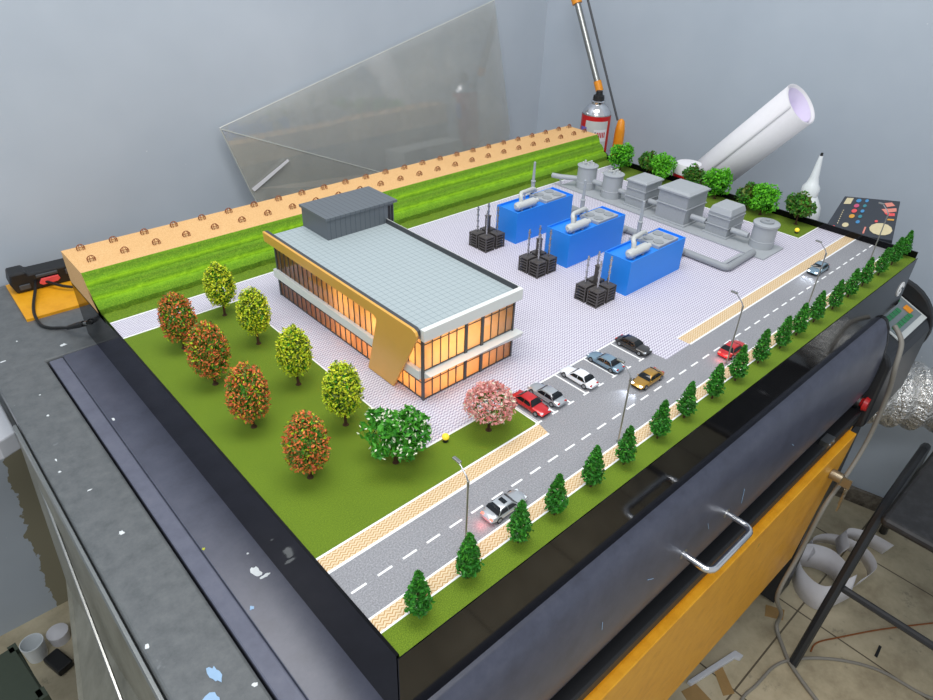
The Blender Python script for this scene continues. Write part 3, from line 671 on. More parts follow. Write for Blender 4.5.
# ------------------------------------------------------------ generator blocks
gb = thing('generator_block', (0.734, 0.285, 0), 'x', 'model generator', 'blue generator blocks in a row')
hx, hy, gh = 0.077, 0.0265, 0.060
g_ = MB(); g_.box(-hx, hx, -hy, hy, 0, gh - .004)
g_.box(-hx, hx, -hy, -hy + .0015, gh - .004, gh).box(-hx, hx, hy - .0015, hy, gh - .004, gh).box(-hx, -hx + .0015, -hy + .0015, hy - .0015, gh - .004, gh).box(hx - .0015, hx, -hy + .0015, hy - .0015, gh - .004, gh)
g_.build('housing', 'blue', gb)
zt = gh - .004
MB().tube([(-.068, -.012, zt + .009), (-.066, -.012, zt + .009), (-.0645, -.012, zt + .009), (-.020, -.012, zt + .009), (-.0195, -.012, zt + .009), (-.010, -.012, zt + .009)], [.0042, .0058, .0078, .0078, .0052, .0046], 16).build('silencer', 'pale_pipe', gb, smooth=True)
MB().box(-.058, -.054, -.0175, -.0065, zt, zt + .003).box(-.034, -.030, -.0175, -.0065, zt, zt + .003).build('silencer_bracket', 'model_grey2', gb)
MB().tube([(-.052, -.010, zt + .014), (-.052, -.009, zt + .023), (-.050, -.006, zt + .0265), (-.044, -.002, zt + .0275), (-.004, .006, zt + .0245), (.008, .010, zt + .018)], .0040, 10).build('exhaust_pipe', 'pale_pipe', gb, smooth=True)
MB().tube([(-.034, -.002, zt), (-.034, -.002, zt + .021)], .0009, 6).tube([(-.026, .006, zt), (-.026, .006, zt + .021)], .0009, 6).tube([(-.018, .0, zt), (-.018, .0, zt + .019)], .0009, 6).build('pipe_support', 'model_grey', gb)
for k, x0_ in enumerate((.005, .0335)):
    fn = MB().box(x0_, x0_ + .029, -.0215, .0215, zt, zt + .006).build('cooling_unit', 'model_grey', gb, bevel=.0008)
    fr = MB(); fr.lathe([(.009, 0), (.009, .0012), (.007, .0012)], (x0_ + .0145, -.010, zt + .006), 16); fr.lathe([(.009, 0), (.009, .0012), (.007, .0012)], (x0_ + .0145, .0105, zt + .006), 16)
    fr.build('fan', 'model_grey2', fn)
MB().lathe([(.009, 0), (.009, .004), (.0035, .0045), (.0040, .028), (.0048, .0285), (.0048, .030), (.0028, .031), (.0022, .066), (.0010, .067)], (.030, .037, zt - .006), 14).tube([(.030, .037, zt - .001), (.006, .022, zt + .012)], .003, 8).build('chimney', 'model_grey', gb, smooth=True)
MB().box(.020, .041, .0267, .048, 0, zt - .006).build('chimney_stand', 'model_grey', gb)
labs = ['bright blue model generator block nearest the car park', 'bright blue model generator block in the middle of the three', 'bright blue model generator block nearest the grass bank']
gb['label'] = labs[0]; dup(gb, (0.736, 0.412, 0), labs[1]); dup(gb, (0.738, 0.537, 0), labs[2])
# ------------------------------------------------------------ radiator clusters
rc = thing('cooling_tower_cluster', (0.6100, 0.285, 0), 'x', 'model cooling tower', 'charcoal louvred towers with masts')
for sx in (-1, 1):
    for sy in (-1, 1):
        tw = MB(); cx_, cy_ = sx * .0130, sy * .0120
        for k in range(6): tw.box(cx_ - .0100, cx_ + .0100, cy_ - .0096, cy_ + .0096, .0050 * k, .0050 * k + .0021)
        tw.box(cx_ - .0045, cx_ + .0045, cy_ - .0045, cy_ + .0045, 0, .0255)
        for ex in (-1, 1):
            for ey in (-1, 1): tw.box(cx_ + ex * .0096 - .0010, cx_ + ex * .0096 + .0010, cy_ + ey * .0092 - .0010, cy_ + ey * .0092 + .0010, 0, .0268)
        tw.lathe([(.008, .0), (.008, .0018), (.006, .0018)], (cx_, cy_, .0255), 14)
        o = tw.build('louvred_tower', 'charcoal', rc)
        ps = MB(); ps.tube([(cx_, cy_, .027), (cx_, cy_, .075)], .0015, 8)
        for z in (.036, .047, .058, .068): ps.tube([(cx_, cy_, z), (cx_, cy_, z + .0022)], .0023, 8)
        ps.build('mast', 'clamp', o)
MB().box(.0012, .0082, .0008, .0078, .0005, .055).box(.0004, .0090, .0, .0086, .055, .0565).build('flue', 'charcoal', rc)
labs = ['cluster of charcoal louvred towers with masts nearest the car park', 'cluster of charcoal louvred towers with masts, middle one of three', 'cluster of charcoal louvred towers with masts nearest the grass bank']
rc['label'] = labs[0]; dup(rc, (0.6125, 0.412, 0), labs[1]); dup(rc, (0.6145, 0.539, 0), labs[2])
# ------------------------------------------------------------ filter plant
tag(MB().extr([(0.962, 0.180), (1.0395, 0.180), (1.0395, 0.262), (1.055, 0.262), (1.055, 0.43), (1.045, 0.43), (1.045, 0.664), (0.962, 0.664)], 'z', 0.0004, 0.003).build('plinth', 'model_grey'),
    'long flat light grey plinth under the tanks and filter houses', 'model plinth')
def tank(x, y, r, h, lab, flat_top):
    t_ = thing('storage_tank', (x, y, 0.003), lab, 'model tank', 'round grey tanks on the plinth')
    MB().lathe([(r * .96, 0), (r * .96, h * .28), (r * .98, h * .285), (r * .94, h * .3), (r * .94, h * .9)], n=32).build('shell', 'model_grey', t_, smooth=True)
    if flat_top:
        MB().lathe([(r * 1.05, h * .9), (r * 1.05, h * .98), (r * 1.0, h)], n=32).build('cap', 'model_grey', t_, smooth=True)
        MB().lathe([(r * .55, h), (r * .55, h + .003), (r * .15, h + .003), (r * .15, h + .005)], n=24).build('hatch', 'model_grey2', t_, smooth=True)
    else:
        MB().lathe([(r * 1.02, h * .9), (r * 1.02, h * .93), (r * .2, h)], n=32).build('cap', 'model_grey', t_, smooth=True)
        v = MB()
        for a in range(5): v.tube([(r * .5 * math.cos(a * 1.256), r * .5 * math.sin(a * 1.256), h * .93), (r * .5 * math.cos(a * 1.256), r * .5 * math.sin(a * 1.256), h + .004)], .0022, 8)
        v.tube([(-r * .5, 0, h + .003), (r * .5, 0, h + .003)], .0013, 6); v.build('valve', 'pale_pipe', t_)
tank(0.996, 0.620, .0225, .054, 'round grey model tank nearest the grass bank', False)
tank(0.996, 0.550, .0225, .054, 'round grey model tank with valves, second from the grass bank', False)
tank(1.013, 0.213, .0225, .047, 'round grey model tank with round hatch nearest the road', True)
def house(x0_, x1, y0_, y1, h, bands, cham, lab):
    cx_, cy_ = (x0_ + x1) / 2, (y0_ + y1) / 2; sx, sy = x1 - x0_, y1 - y0_
    t_ = thing('filter_house', (cx_, cy_, 0.003), lab, 'model building', 'stepped grey filter houses on the plinth')
    MB().box(-sx / 2 - .002, sx / 2 + .002, -sy / 2 - .002, sy / 2 + .002, 0, .003).build('base', 'model_grey', t_)
    MB().cbox((0, 0, .003), sx * .94, sy * .94, h * (.90 if not cham else .78) - .003, 0, 0, 1.0).build('body', 'filter_grey', t_)
    for b in bands: MB().cbox((0, 0, h * b), sx * 1.0, sy * 1.0, .0018).build('band', 'model_grey', t_)
    if cham: MB().cbox((0, 0, h * .78), sx * .98, sy * .98, h * .22, 0, 0, .84).build('roof', 'model_grey', t_, bevel=.001)
    else: MB().cbox((0, 0, h * .90), sx * 1.03, sy * 1.03, h * .05).cbox((0, 0, h * .95), sx * .98, sy * .98, h * .05, 0, 0, .88).build('roof', 'model_grey', t_)
house(0.980, 1.040, 0.456, 0.505, .058, (.34, .64), False, 'smallest flat-roofed grey filter house, beside the valve tank')
house(0.972, 1.047, 0.354, 0.424, .066, (.5,), False, 'largest grey filter house in the middle of the plinth')
house(0.986, 1.046, 0.270, 0.318, .055, (.34, .66), True, 'grey filter house with sloping-edged roof, nearest the road tank')
for (ya, yb_, x_, z_, lab) in ((0.234, 0.268, 0.998, .020, 'short grey pipe joining the road tank to the sloping-edged filter house'), (0.320, 0.352, 0.992, .022, 'short grey pipe between sloping-edged and largest filter houses'),
                       (0.426, 0.454, 0.996, .022, 'short grey pipe between largest and smallest filter houses'), (0.507, 0.532, 0.996, .022, 'short grey pipe between smallest filter house and valve tank'),
                       (0.565, 0.603, 0.996, .022, 'short grey pipe joining the two round tanks')):
    tag(MB().tube([(x_, ya, z_), (x_, yb_, z_)], .0055, 14).build('connecting_pipe', 'model_grey', smooth=True), lab, 'pipe', 'short pipes linking the plant')
tag(MB().tube([(0.985, 0.634, .022), (0.962, 0.665, .022), (0.955, 0.684, .022)], .0055, 14).tube([(0.962, 0.665, .003), (0.962, 0.665, .018)], .002, 8).build('inlet_pipe', 'model_grey', smooth=True), 'grey open-ended pipe sticking out of the tank towards the grass bank', 'pipe')
gp_ = thing('ground_pipe', (0.868, 0.4, 0), 'long thick grey pipe lying behind the blue blocks, bent towards the road tank', 'pipe')
MB().tube([(0, 0.18, .0068), (0, -0.194, .0068), (0.002, -.198, .0068), (0.006, -.200, .0068), (0.098, -0.196, .0068)], .0064, 14).build('pipe_run', 'model_grey2', gp_, smooth=True)
MB().box(.004, .085, -.186, -.180, .0004, .004).build('pipe_rail', 'model_grey', gp_)
for yy, nm in ((0.285, 'nearest'), (0.412, 'middle'), (0.537, 'farthest')):
    MB().tube([(-.054, yy - .4, .012), (-.005, yy - .4, .010)], .0045, 12).build('branch_pipe', 'model_grey2', gp_, smooth=True)

# ------------------------------------------------------------ cars
def car(name, paint, loc, rz, lab, cat='toy car', head=False, tail=False, sunroof=False, Lc=0.054, coupe=0.0):
    t_ = thing(name, loc, lab, cat, 'small model cars', rz)
    Wc = 0.0104; n = 19
    # lower body: stations along x (front = +x)
    def prof(u):       # u -1 rear .. 1 front -> half width, sill z, belt z
        w_ = Wc * (1 - 0.20 * abs(u) ** 5 - 0.05 * max(0, u) ** 2)
        zb = .0026 + .0012 * abs(u) ** 6
        zt_ = .0088 + (-.0016 * max(0, u - .25) ** 1.2 * 1.5 if u > 0 else -.0009 * max(0, -u - .5)) - .0022 * abs(u) ** 14
        return w_, zb, zt_
    mb = MB(); vs = []; fs = []
    for i in range(n):
        u = -1 + 2 * i / (n - 1); w_, zb, z_ = prof(u); x = u * Lc / 2
        sec = [(-.80, zb), (-1.0, zb + .0012), (-1.02, (zb + z_) / 2), (-.97, z_ - .0012), (-.84, z_), (-.4, z_ + .0004), (0, z_ + .0006), (.4, z_ + .0004), (.84, z_), (.97, z_ - .0012), (1.02, (zb + z_) / 2), (1.0, zb + .0012), (.80, zb)]
        for a, z in sec: vs.append((x, a * w_, z))
    m_ = 13
    for i in range(n - 1):
        for j in range(m_): fs.append((i * m_ + j, i * m_ + (j + 1) % m_, (i + 1) * m_ + (j + 1) % m_, (i + 1) * m_ + j))
    fs += [tuple(range(m_))[::-1], tuple(range((n - 1) * m_, n * m_))]
    mb.add(vs, fs)
    # cabin
    rb, rt, ft, fb = -.0195 - coupe, -.0115, .0035, .0105
    zc = .0084; zr = .0147 - coupe * .2; wb, wt = Wc * .90, Wc * .66
    xs = [(rb, zc, wb), ((rb + rt) / 2, (zc + zr) / 2 + .0012, (wb + wt) / 2 + .0004), (rt, zr - .0003, wt), (-.004, zr + .0003, wt + .0001), (ft, zr - .0003, wt), ((ft + fb) / 2, (zc + zr) / 2 + .0006, (wb + wt) / 2), (fb, zc, wb)]
    vs = []; fs = []
    for x, z, w_ in xs:
        wl = Wc * .92
        vs += [(x, -wl, zc), (x, -w_, z - .0004 if z > zc else zc), (x, -w_ * .8, z), (x, 0, z + .0002), (x, w_ * .8, z), (x, w_, z - .0004 if z > zc else zc), (x, wl, zc)]
    for i in range(len(xs) - 1):
        for j in range(6): fs.append((i * 7 + j, i * 7 + j + 1, (i + 1) * 7 + j + 1, (i + 1) * 7 + j))
    mb.add(vs, fs)
    body = mb.build('body', paint, t_, smooth=True)
    # glass: screens follow the cabin loft, slightly proud
    def g(nm, polys):
        q = MB(); 
        for pl in polys: q.add(pl, [tuple(range(len(pl)))])
        o = q.build(nm, 'car_glass', t_); s_ = o.modifiers.new('thick', 'SOLIDIFY'); s_.thickness = .0005; s_.offset = 0
    def P(i, f, j):        # interpolate along loft rows i..i+1 at column j
        a = Vector(vs[i * 7 + j]); b = Vector(vs[(i + 1) * 7 + j]); return a.lerp(b, f)
    up = Vector((0, 0, .00025))
    g('windscreen', [[P(4, .12, 2) + up, P(4, .12, 4) + up, P(5, 0, 5) + up * 1.2, P(5, .0, 4) + up * 1.2, P(5, 0, 3) + up * 1.2, P(5, 0, 2) + up * 1.2, P(5, 0, 1) + up * 1.2], [P(5, 0, 1) + up, P(5, 0, 2) + up, P(5, 0, 3) + up, P(5, 0, 4) + up, P(5, 0, 5) + up, P(5, .82, 5) + up, P(5, .82, 1) + up]])
    g('rear_window', [[P(1, .88, 2) + up, P(1, 0, 1) + up, P(1, 0, 2) + up, P(1, 0, 3) + up, P(1, 0, 4) + up, P(1, 0, 5) + up, P(1, .88, 4) + up], [P(1, 0, 1) + up, P(0, .3, 1) + up, P(0, .3, 5) + up, P(1, 0, 5) + up, P(1, 0, 4) + up, P(1, 0, 3) + up, P(1, 0, 2) + up]])
    for sd in (-1, 1):
        def S(x, f):      # on the side glass: f 0 belt .. 1 roof edge
            zz = zc + .0004 + (zr - .0012 - zc) * f; ww = (Wc * .92) * (1 - f) + (wt + .0004) * f + .0003
            return Vector((x, sd * ww, zz))
        g('side_window', [[S(-.0172, .12), S(-.0045, .1), S(-.0045, .92), S(-.0115, .88)]])
        g('side_window', [[S(-.0035, .1), S(.0085, .1), S(.0035, .82), S(-.0035, .92)]])
        for wx in (-.0168, .0170):
            wv = MB().tube([(wx, sd * (Wc * .80), .0038), (wx, sd * (Wc * 1.01), .0038)], .0038, 16).build('wheel', 'rubber', t_, smooth=True)
            MB().tube([(wx, sd * Wc * 1.0, .0038), (wx, sd * (Wc * 1.04), .0038)], [.0025, .0021], 12).build('hub', 'hub', wv)
        MB().cbox((Lc / 2 - .0032, sd * .0062, .0058), .0034, .0034, .0014, -sd * .35).build('headlamp', 'lamp_on' if head else 'lamp_white', t_, bevel=.0004)
        MB().cbox((-Lc / 2 + .0018, sd * .0062, .0064), .0022, .0038, .0016, sd * .2).build('tail_lamp', 'tail_on' if tail else 'tail', t_, bevel=.0004)
        MB().cbox((.0080, sd * .0104, .0092), .0014, .0018, .0011).build('wing_mirror', paint, t_, bevel=.0003)
    if sunroof: MB().cbox((-.0035, 0, zr + .0003), .005, .0085, .0005).build('sunroof', 'car_glass', t_)
    MB().cbox((Lc / 2 - .0012, 0, .0034), .0016, .009, .0018).build('grille', 'black', t_)
    if head:
        for sd in (-1, 1): plight('headlamp_beam', (Lc / 2 + .003, sd * .006, .007), .03, (.8, .87, 1), t_, .002, 'SPOT', (0, -PI / 2 + .25, 0) if False else (0, -(PI / 2 - .35), 0), 1.1)
    if tail: plight('tail_glow', (-Lc / 2 - .006, 0, .006), .004, (1, .12, .12), t_, .003)
    return t_
z = .0003
car('toy_car', 'car_silver', (0.183, 0.0605, z), 0, 'silver model car driving on the near lane past the first conifers', tail=True, sunroof=True)
car('toy_car', 'car_red', (0.640, 0.061, z), 0, 'red model car driving on the near lane of the road', tail=True)
car('toy_car', 'car_gold', (0.486, 0.097, z), PI, 'gold model car driving on the far lane beside the parking bays', head=True)
car('toy_car', 'car_lightblue', (0.998, 0.097, z), PI, 'light blue model car with lit headlamps near the far road end', head=True)
car('toy_car', 'car_red', (0.3285, 0.160, z), -PI / 2, 'red model car parked in the bay beside the pink tree')
car('toy_car', 'car_silver', (0.358, 0.160, z), PI / 2, 'silver model car parked between the red and white cars')
car('toy_car', 'car_white', (0.4185, 0.158, z), PI / 2, 'white model car parked in the middle of the bays')
car('toy_car', 'car_lightblue', (0.4745, 0.158, z), PI / 2, 'light blue-grey model car parked between white and black cars')
car('toy_car', 'car_black', (0.5385, 0.158, z), -PI / 2, 'black model car parked in the last bay from the pink tree')

# ------------------------------------------------------------ street lamps, globe lights
sl = thing('street_lamp', (0.117, 0.0475, 0), 'x', 'street lamp', 'tall thin street lamps along the near kerb')
MB().lathe([(.0026, 0), (.0024, .0012), (.001, .0014), (.00095, .085), (.0013, .0852), (.0013, .092)], n=10).build('pole', 'steel', sl, smooth=True)
MB().tube([(0, 0, .091), (0.0003, .003, .096), (0.0006, .013, .1045)], .0008, 8).build('arm', 'clamp', sl)
MB().cbox((0.0008, .0165, .1042), .0036, .0095, .0022).build('lamp_head', 'steel', sl, bevel=.0006)
labs = ['thin street lamp nearest the near corner, by the silver car', 'thin street lamp opposite the parked white and blue cars', 'thin street lamp beside the red car driving on the road',
        'thin street lamp in front of the light blue car on the road', 'thin street lamp nearest the far right end of the road']
sl['label'] = labs[0]
for i in range(1, 5): dup(sl, ((0.117, 0.360, 0.607, 0.862, 1.115)[i], 0.0475 + .0015 * i, 0), labs[i])
gl_ = thing('globe_light', (0.206, 0.180, 0), 'small yellow globe light on the lawn beside the pink tree', 'garden light', 'yellow globe lights')
MB().lathe([(.0040, 0), (.0036, .0035), (.0028, .004)], n=14).build('base', 'black', gl_)
MB().lathe([(.0026, .004), (.0046, .0058), (.0052, .0085), (.0044, .0112), (.0022, .0128), (.0006, .0132)], n=16).build('globe', 'glow_yellow', gl_, smooth=True)
gl_.scale = (.85, .85, .8)
dup(gl_, (1.134, 0.200, 0), 'small yellow globe light on the far side lawn near the road tank')

# ------------------------------------------------------------ things around the machine
# yellow board with tool and cable, back left
tag(MB().extr([(-0.066, 0.955), (0.20, 0.945), (0.20, 1.10), (-0.062, 1.112)], 'z', -H, -H + .005).build('yellow_board', 'yellow'), 'yellow board lying on the machine behind the sand end of the model', 'board')
tb = thing('battery_tool', (0.06, 1.06, -H + .005), 'black plastic tool with red switch lying on the yellow board', 'tool', rz=-.05)
MB().extr([(-.114, .0), (.16, .0), (.16, .032), (-.088, .032), (-.092, .038), (-.116, .038), (-.120, .02)], 'y', -.006, .034).build('case', 'black', tb, bevel=.003)
MB().extr([(-.108, .006), (-.09, .006), (-.09, .016), (-.108, .016)], 'y', -.009, -.006).extr([(-.078, .023), (-.042, .023), (-.042, .029), (-.078, .029)], 'y', -.010, -.006).extr([(-.03, .016), (.0, .016), (.0, .027), (-.03, .027)], 'y', -.009, -.006).build('grip', 'dark_grey', tb, bevel=.002)
MB().extr([(-.076, .012), (-.071, .008), (-.046, .009), (-.041, .013), (-.043, .020), (-.071, .020)], 'y', -.011, -.006).build('switch', 'coral', tb, bevel=.001)
pc = thing('power_cable', (0, 0.9, -H), 'black cable looping from under the model to a plug in its side', 'cable')
cpts = [(0.03, 1.01, -.084), (0.013, 1.026, -.082), (-.007, 1.056, -.078), (-.019, 1.058, -.075), (-.030, 1.03, -.080), (-.045, .99, -.087), (-.052, .955, -.0885), (-.052, .925, -.0925), (-.043, .905, -.0925), (-.03, .893, -.092), (-.022, .878, -.088)]
def smoothp(P_, k=6):
    P_ = [Vector(p_) for p_ in P_]; out = []
    for i in range(len(P_) - 1):
        a = P_[max(i - 1, 0)]; b = P_[i]; c_ = P_[i + 1]; d = P_[min(i + 2, len(P_) - 1)]
        for j in range(k):
            t_ = j / k; out.append(0.5 * ((2 * b) + (c_ - a) * t_ + (2 * a - 5 * b + 4 * c_ - d) * t_ ** 2 + (3 * b - a - 3 * c_ + d) * t_ ** 3))
    return out + [P_[-1]]
o = MB().tube([p_ - Vector((0, .9, -H)) for p_ in smoothp(cpts)], .0026, 8).build('wire', 'cable', pc, smooth=True)
o = MB().tube([(-.022, -.022, .008), (-.012, -.050, .022), (-.005, -.068, .031)], [.0034, .0048, .0050], 12).build('plug', 'black', pc, smooth=True)
MB().tube([(-.005, -.068, .031), (-.001, -.079, .0365)], .0032, 12).build('plug_tip', 'steel', o, smooth=True)

# clear sheet leaning on the back wall
cs = thing('clear_sheet', (0.8, 1.10, -H), 'large creased clear plastic sheet leaning against the back wall', 'sheet')
S0 = Vector((0.8, 1.10, -H))
def sheetpoly(pts, name, m_, th=.0012):
    o = MB().add([Vector(p_) - S0 for p_ in pts], [tuple(range(len(pts)))]).build(name, m_, cs); s_ = o.modifiers.new('thick', 'SOLIDIFY'); s_.thickness = th; return o
sheetpoly([(0.392, 1.110, 0.122), (1.175, 1.118, 0.318), (1.245, 1.100, -0.02), (1.22, 1.085, -.094), (0.455, 1.085, -.094), (0.430, 1.098, -0.012)], 'sheet', 'film')
sheetpoly([(0.394, 1.106, 0.120), (0.775, 1.094, -.044), (0.89, 1.081, -.094), (0.455, 1.081, -.094), (0.430, 1.094, -0.012)], 'folded_corner', 'film')
e_ = MB(); e_.tube([Vector(p_) - S0 for p_ in ((0.392, 1.110, 0.122), (1.175, 1.118, 0.318))], .0012, 5); e_.tube([Vector(p_) - S0 for p_ in ((0.392, 1.108, 0.122), (0.430, 1.096, -0.012), (0.455, 1.083, -.094))], .0012, 5)
e_.tube([Vector(p_) - S0 for p_ in ((0.394, 1.105, 0.120), (0.775, 1.092, -.044))], .0010, 5)
e_.build('sheet_edge', 'film_edge', cs)
MB().add([Vector(p_) - S0 for p_ in ((0.432, 1.0895, -.010), (0.525, 1.0875, 0.038), (0.529, 1.0875, 0.033), (0.438, 1.0895, -.018))], [(0, 1, 2, 3)]).build('tape', 'paper', cs)
o = MB().box(0.92, 1.13, 0.91, 1.0, -H, -H + .066).build('cardboard_box', 'panel_white', bevel=.002)
tag(o, 'pale box almost hidden behind the far end of the sand strip', 'box')

# spray can
sc_ = thing('spray_can', (1.292, 0.836, -H), 'red and silver spray can behind the far end of the grass bank', 'can', rz=-2.45)
MB().lathe([(.031, 0), (.0325, .002), (.0325, .150), (.0318, .152)], n=32).build('body', 'steel', sc_, smooth=True)
lb = MB().lathe([(.0328, .010), (.0328, .150)], n=40)
lb.f = lb.f[:-2]; lb.m = lb.m[:-2]
lbo = lb.build('label_wrap', 'red_plastic', sc_, smooth=True)
def curved(par, a0_, a1_, z0_, z1_, r_, m_, nm, n=10):
    q = MB(); vs = []; fs = []
    for i in range(n + 1):
        a = a0_ + (a1_ - a0_) * i / n; vs += [(r_ * math.cos(a), r_ * math.sin(a), z0_), (r_ * math.cos(a), r_ * math.sin(a), z1_)]
    for i in range(n): fs.append((2 * i, 2 * i + 2, 2 * i + 3, 2 * i + 1))
    q.add(vs, fs); o = q.build(nm, m_, par, smooth=True); return o
curved(lbo, -.75, .9, .020, .140, .0332, 'panel_white', 'label_panel')
curved(lbo, -.1, .85, .095, .122, .0335, 'paper', 'label_name_plate')
curved(lbo, -.02, .04, .098, .117, .0338, 'black', 'label_letter')
for k in range(5): curved(lbo, .12 + k * .13, .20 + k * .13, .104, .116, .0338, 'red_plastic', 'label_letter')
M['violet'] = mat('violet_print', srgb(112, 104, 190), 0.4)
q = MB(); vs = []
for i in range(16):
    a = 2 * PI * i / 16; an = .32 + .38 * math.cos(a); vs.append((.0336 * math.cos(an), .0336 * math.sin(an), .074 + .015 * math.sin(a)))
q.add(vs, [tuple(range(16))]); q.build('label_picture', 'violet', lbo)
curved(lbo, -1.15, -.62, .085, .125, .0336, 'violet', 'label_picture')
curved(lbo, .05, .55, .025, .055, .0335, 'violet', 'label_picture')
MB().lathe([(.0322, .150), (.031, .155), (.024, .166), (.016, .172), (.0155, .176), (.0165, .178), (.014, .180)], n=28).build('shoulder', 'chrome', sc_, smooth=True)
MB().lathe([(.013, .180), (.012, .190), (.008, .192), (.007, .200)], n=20).build('nozzle', 'black', sc_, smooth=True)
sc_.scale = (1.16, 1.16, 1.14)
# lamp arm behind the can
la = thing('swing_arm_lamp', (1.335, 0.86, -H), 'long thin grey swing arm with orange joints rising behind the spray can', 'lamp')
A0 = Vector((1.335, 0.86, -H))
def seg(p_, q_, r_, m_, nm, par=la): return MB().tube([Vector(p_) - A0, Vector(q_) - A0], r_, 10).build(nm, m_, par, smooth=True)
seg((1.335, 0.870, .124), (1.335, 0.990, .345), .0085, 'steel', 'arm_tube'); seg((1.347, 0.806, .055), (1.347, 0.962, .345), .003, 'dark_grey', 'arm_tube')
seg((1.335, 0.868, .120), (1.335, 0.880, .143), .0105, 'orange', 'joint'); seg((1.335, 0.975, .316), (1.335, 0.994, .350), .0135, 'orange', 'joint')
MB().lathe([(.012, 0), (.014, .08), (.013, .13), (.009, .155), (.004, .160)], (0, 0, 0), 18).build('handle', 'orange', la, smooth=True)
la.location = (1.338, 0.788, -H)
for ch in la.children:
    if ch.name.split('.')[0] != 'handle': ch.location = A0 - Vector(la.location)
# red and white cup
rcup = thing('paper_cup', (1.237, 0.515, -H), 'small red and white tub behind the far side lawn', 'tub')
MB().lathe([(.027, 0), (.032, .112)], n=28).build('tub', 'red_plastic', rcup, smooth=True)
MB().lathe([(.0325, .112), (.0325, .122), (.028, .134), (.010, .136)], n=28).build('lid', 'paper', rcup, smooth=True)
# paper roll
rl = thing('paper_roll', (1.310, 0.563, -H), 'thick roll of white paper leaning against the right wall', 'paper roll')
a = Vector((0, 0, .012)); b = Vector((1.310, 0.333, 0.195)) - Vector((1.310, 0.563, -H))
def spiral_roll(a, b, r0, turns, n, m_, nm, par, th=.0008):
    d = (b - a).normalized(); u = d.cross(Vector((0, 0, 1))).normalized(); v = u.cross(d); vs = []; fs = []
    for i in range(n + 1):
        t_ = i / n; an = 2 * PI * turns * t_; r_ = r0 * (1 - .10 * t_); off = (u * math.cos(an) + v * math.sin(an)) * r_
        e0 = (0.006 * math.sin(an)) * d; vs += [a + off, b + off + e0]
    for i in range(n): fs.append((2 * i, 2 * i + 2, 2 * i + 3, 2 * i + 1))
    o = MB().add(vs, fs).build(nm, m_, par, smooth=True); s_ = o.modifiers.new('thick', 'SOLIDIFY'); s_.thickness = th; return o
spiral_roll(a, b, .046, 2.2, 90, 'paper', 'roll', rl)
spiral_roll(a, b - (b - a) * .01, .0392, 1.0, 40, 'paper_in', 'inner_layer', rl)
# glue bottle
gbt = thing('glue_bottle', (1.258, 0.243, -H), 'translucent white glue bottle with pointed nozzle beyond the far lawn', 'bottle', rz=.3)
MB().lathe([(.031, 0), (.033, .003), (.033, .095), (.030, .110), (.020, .128), (.0165, .134)], n=30).build('body', 'translucent', gbt, smooth=True)
MB().lathe([(.0175, .134), (.0175, .150), (.012, .158), (.0085, .172), (.0055, .200), (.0036, .215)], n=20).build('nozzle', 'translucent', gbt, smooth=True)
MB().lathe([(.0028, .215), (.0024, .221)], n=8).build('nozzle_tip', 'black', gbt)
lw = MB()
lbw = curved(gbt, -3.6, -2.2, .03, .085, .0334, 'button_green', 'label')
curved(lbw, -3.3, -2.7, .05, .065, .0337, 'red_plastic', 'label_mark'); curved(lbw, -3.4, -2.4, .033, .045, .0337, 'orange', 'label_mark')
# printed box standing on the console
pb = thing('printed_box', (1.30, 0.155, -H), 'dark printed carton with small coloured pictures, lying on the machine', 'box')
B0 = Vector((1.30, 0.155, -H))
c4 = [Vector(q) - B0 for q in ((1.4130, 0.222, 0.005), (1.432, 0.118, 0.020), (1.268, 0.066, -0.006), (1.250, 0.190, -0.020))]   # far-left, far-right, near-right, near-left
nb_ = (c4[1] - c4[0]).cross(c4[3] - c4[0]).normalized()
if nb_.z < 0: nb_ = -nb_
down = -nb_ * .034
bm_ = MB().add(c4 + [p_ + down for p_ in c4], [(0, 1, 2, 3), (7, 6, 5, 4), (0, 4, 5, 1), (1, 5, 6, 2), (2, 6, 7, 3), (3, 7, 4, 0)])
M['carton'] = mat('charcoal_carton', srgb(50, 54, 62), 0.4)
pbo = bm_.build('carton', 'carton', pb, bevel=.001)
MB().box(-.035, .05, -.045, .05, .0, .050).build('carton_support', 'black', pb)
def bpnt(u, v, h=.0004):       # u 0 left..1 right, v 0 far..1 near
    A = c4[0].lerp(c4[1], u); B = c4[3].lerp(c4[2], u); return A.lerp(B, v) + nb_ * h
def patch(pts, m_, nm): MB().add([bpnt(*q) for q in pts], [tuple(range(len(pts)))]).build(nm, m_, pbo)
def blob(u, v, ru, rv, m_, nm='printed_picture', n=12): patch([(u + ru * math.cos(2 * PI * i / n), v + rv * math.sin(2 * PI * i / n)) for i in range(n)], m_, nm)
M['pk'] = mat('pink_print', srgb(200, 84, 120), .5); M['tl'] = mat('teal_print', srgb(60, 136, 150), .5); M['bl'] = mat('blue_print', srgb(70, 140, 190), .5)
M['cream'] = mat('cream_print', srgb(214, 200, 160), .5); M['salmon'] = mat('salmon_print', srgb(226, 140, 124), .5); M['am'] = mat('amber_print', srgb(220, 160, 60), .5)
patch([(.06, .05), (.18, .04), (.18, .22), (.06, .24)], 'cream', 'printed_picture')
for i, m_ in enumerate(('bl', 'pk', 'coral', 'am')): blob(.29 + .004 * i, .10 + .15 * i, .045, .055, m_)
for i in range(5): blob(.43, .08 + .15 * i, .032, .045, 'tl' if i % 2 else 'bl')
blob(.27, .80, .05, .06, 'cream'); blob(.80, .78, .17, .15, 'cream')
patch([(.74, .10), (.86, .06), (.93, .14), (.80, .20)], 'salmon', 'printed_picture'); patch([(.72, .27), (.96, .20), (.97, .29), (.80, .36)], 'salmon', 'printed_picture'); patch([(.78, .36), (.95, .34), (.96, .41), (.86, .43)], 'coral', 'printed_picture')
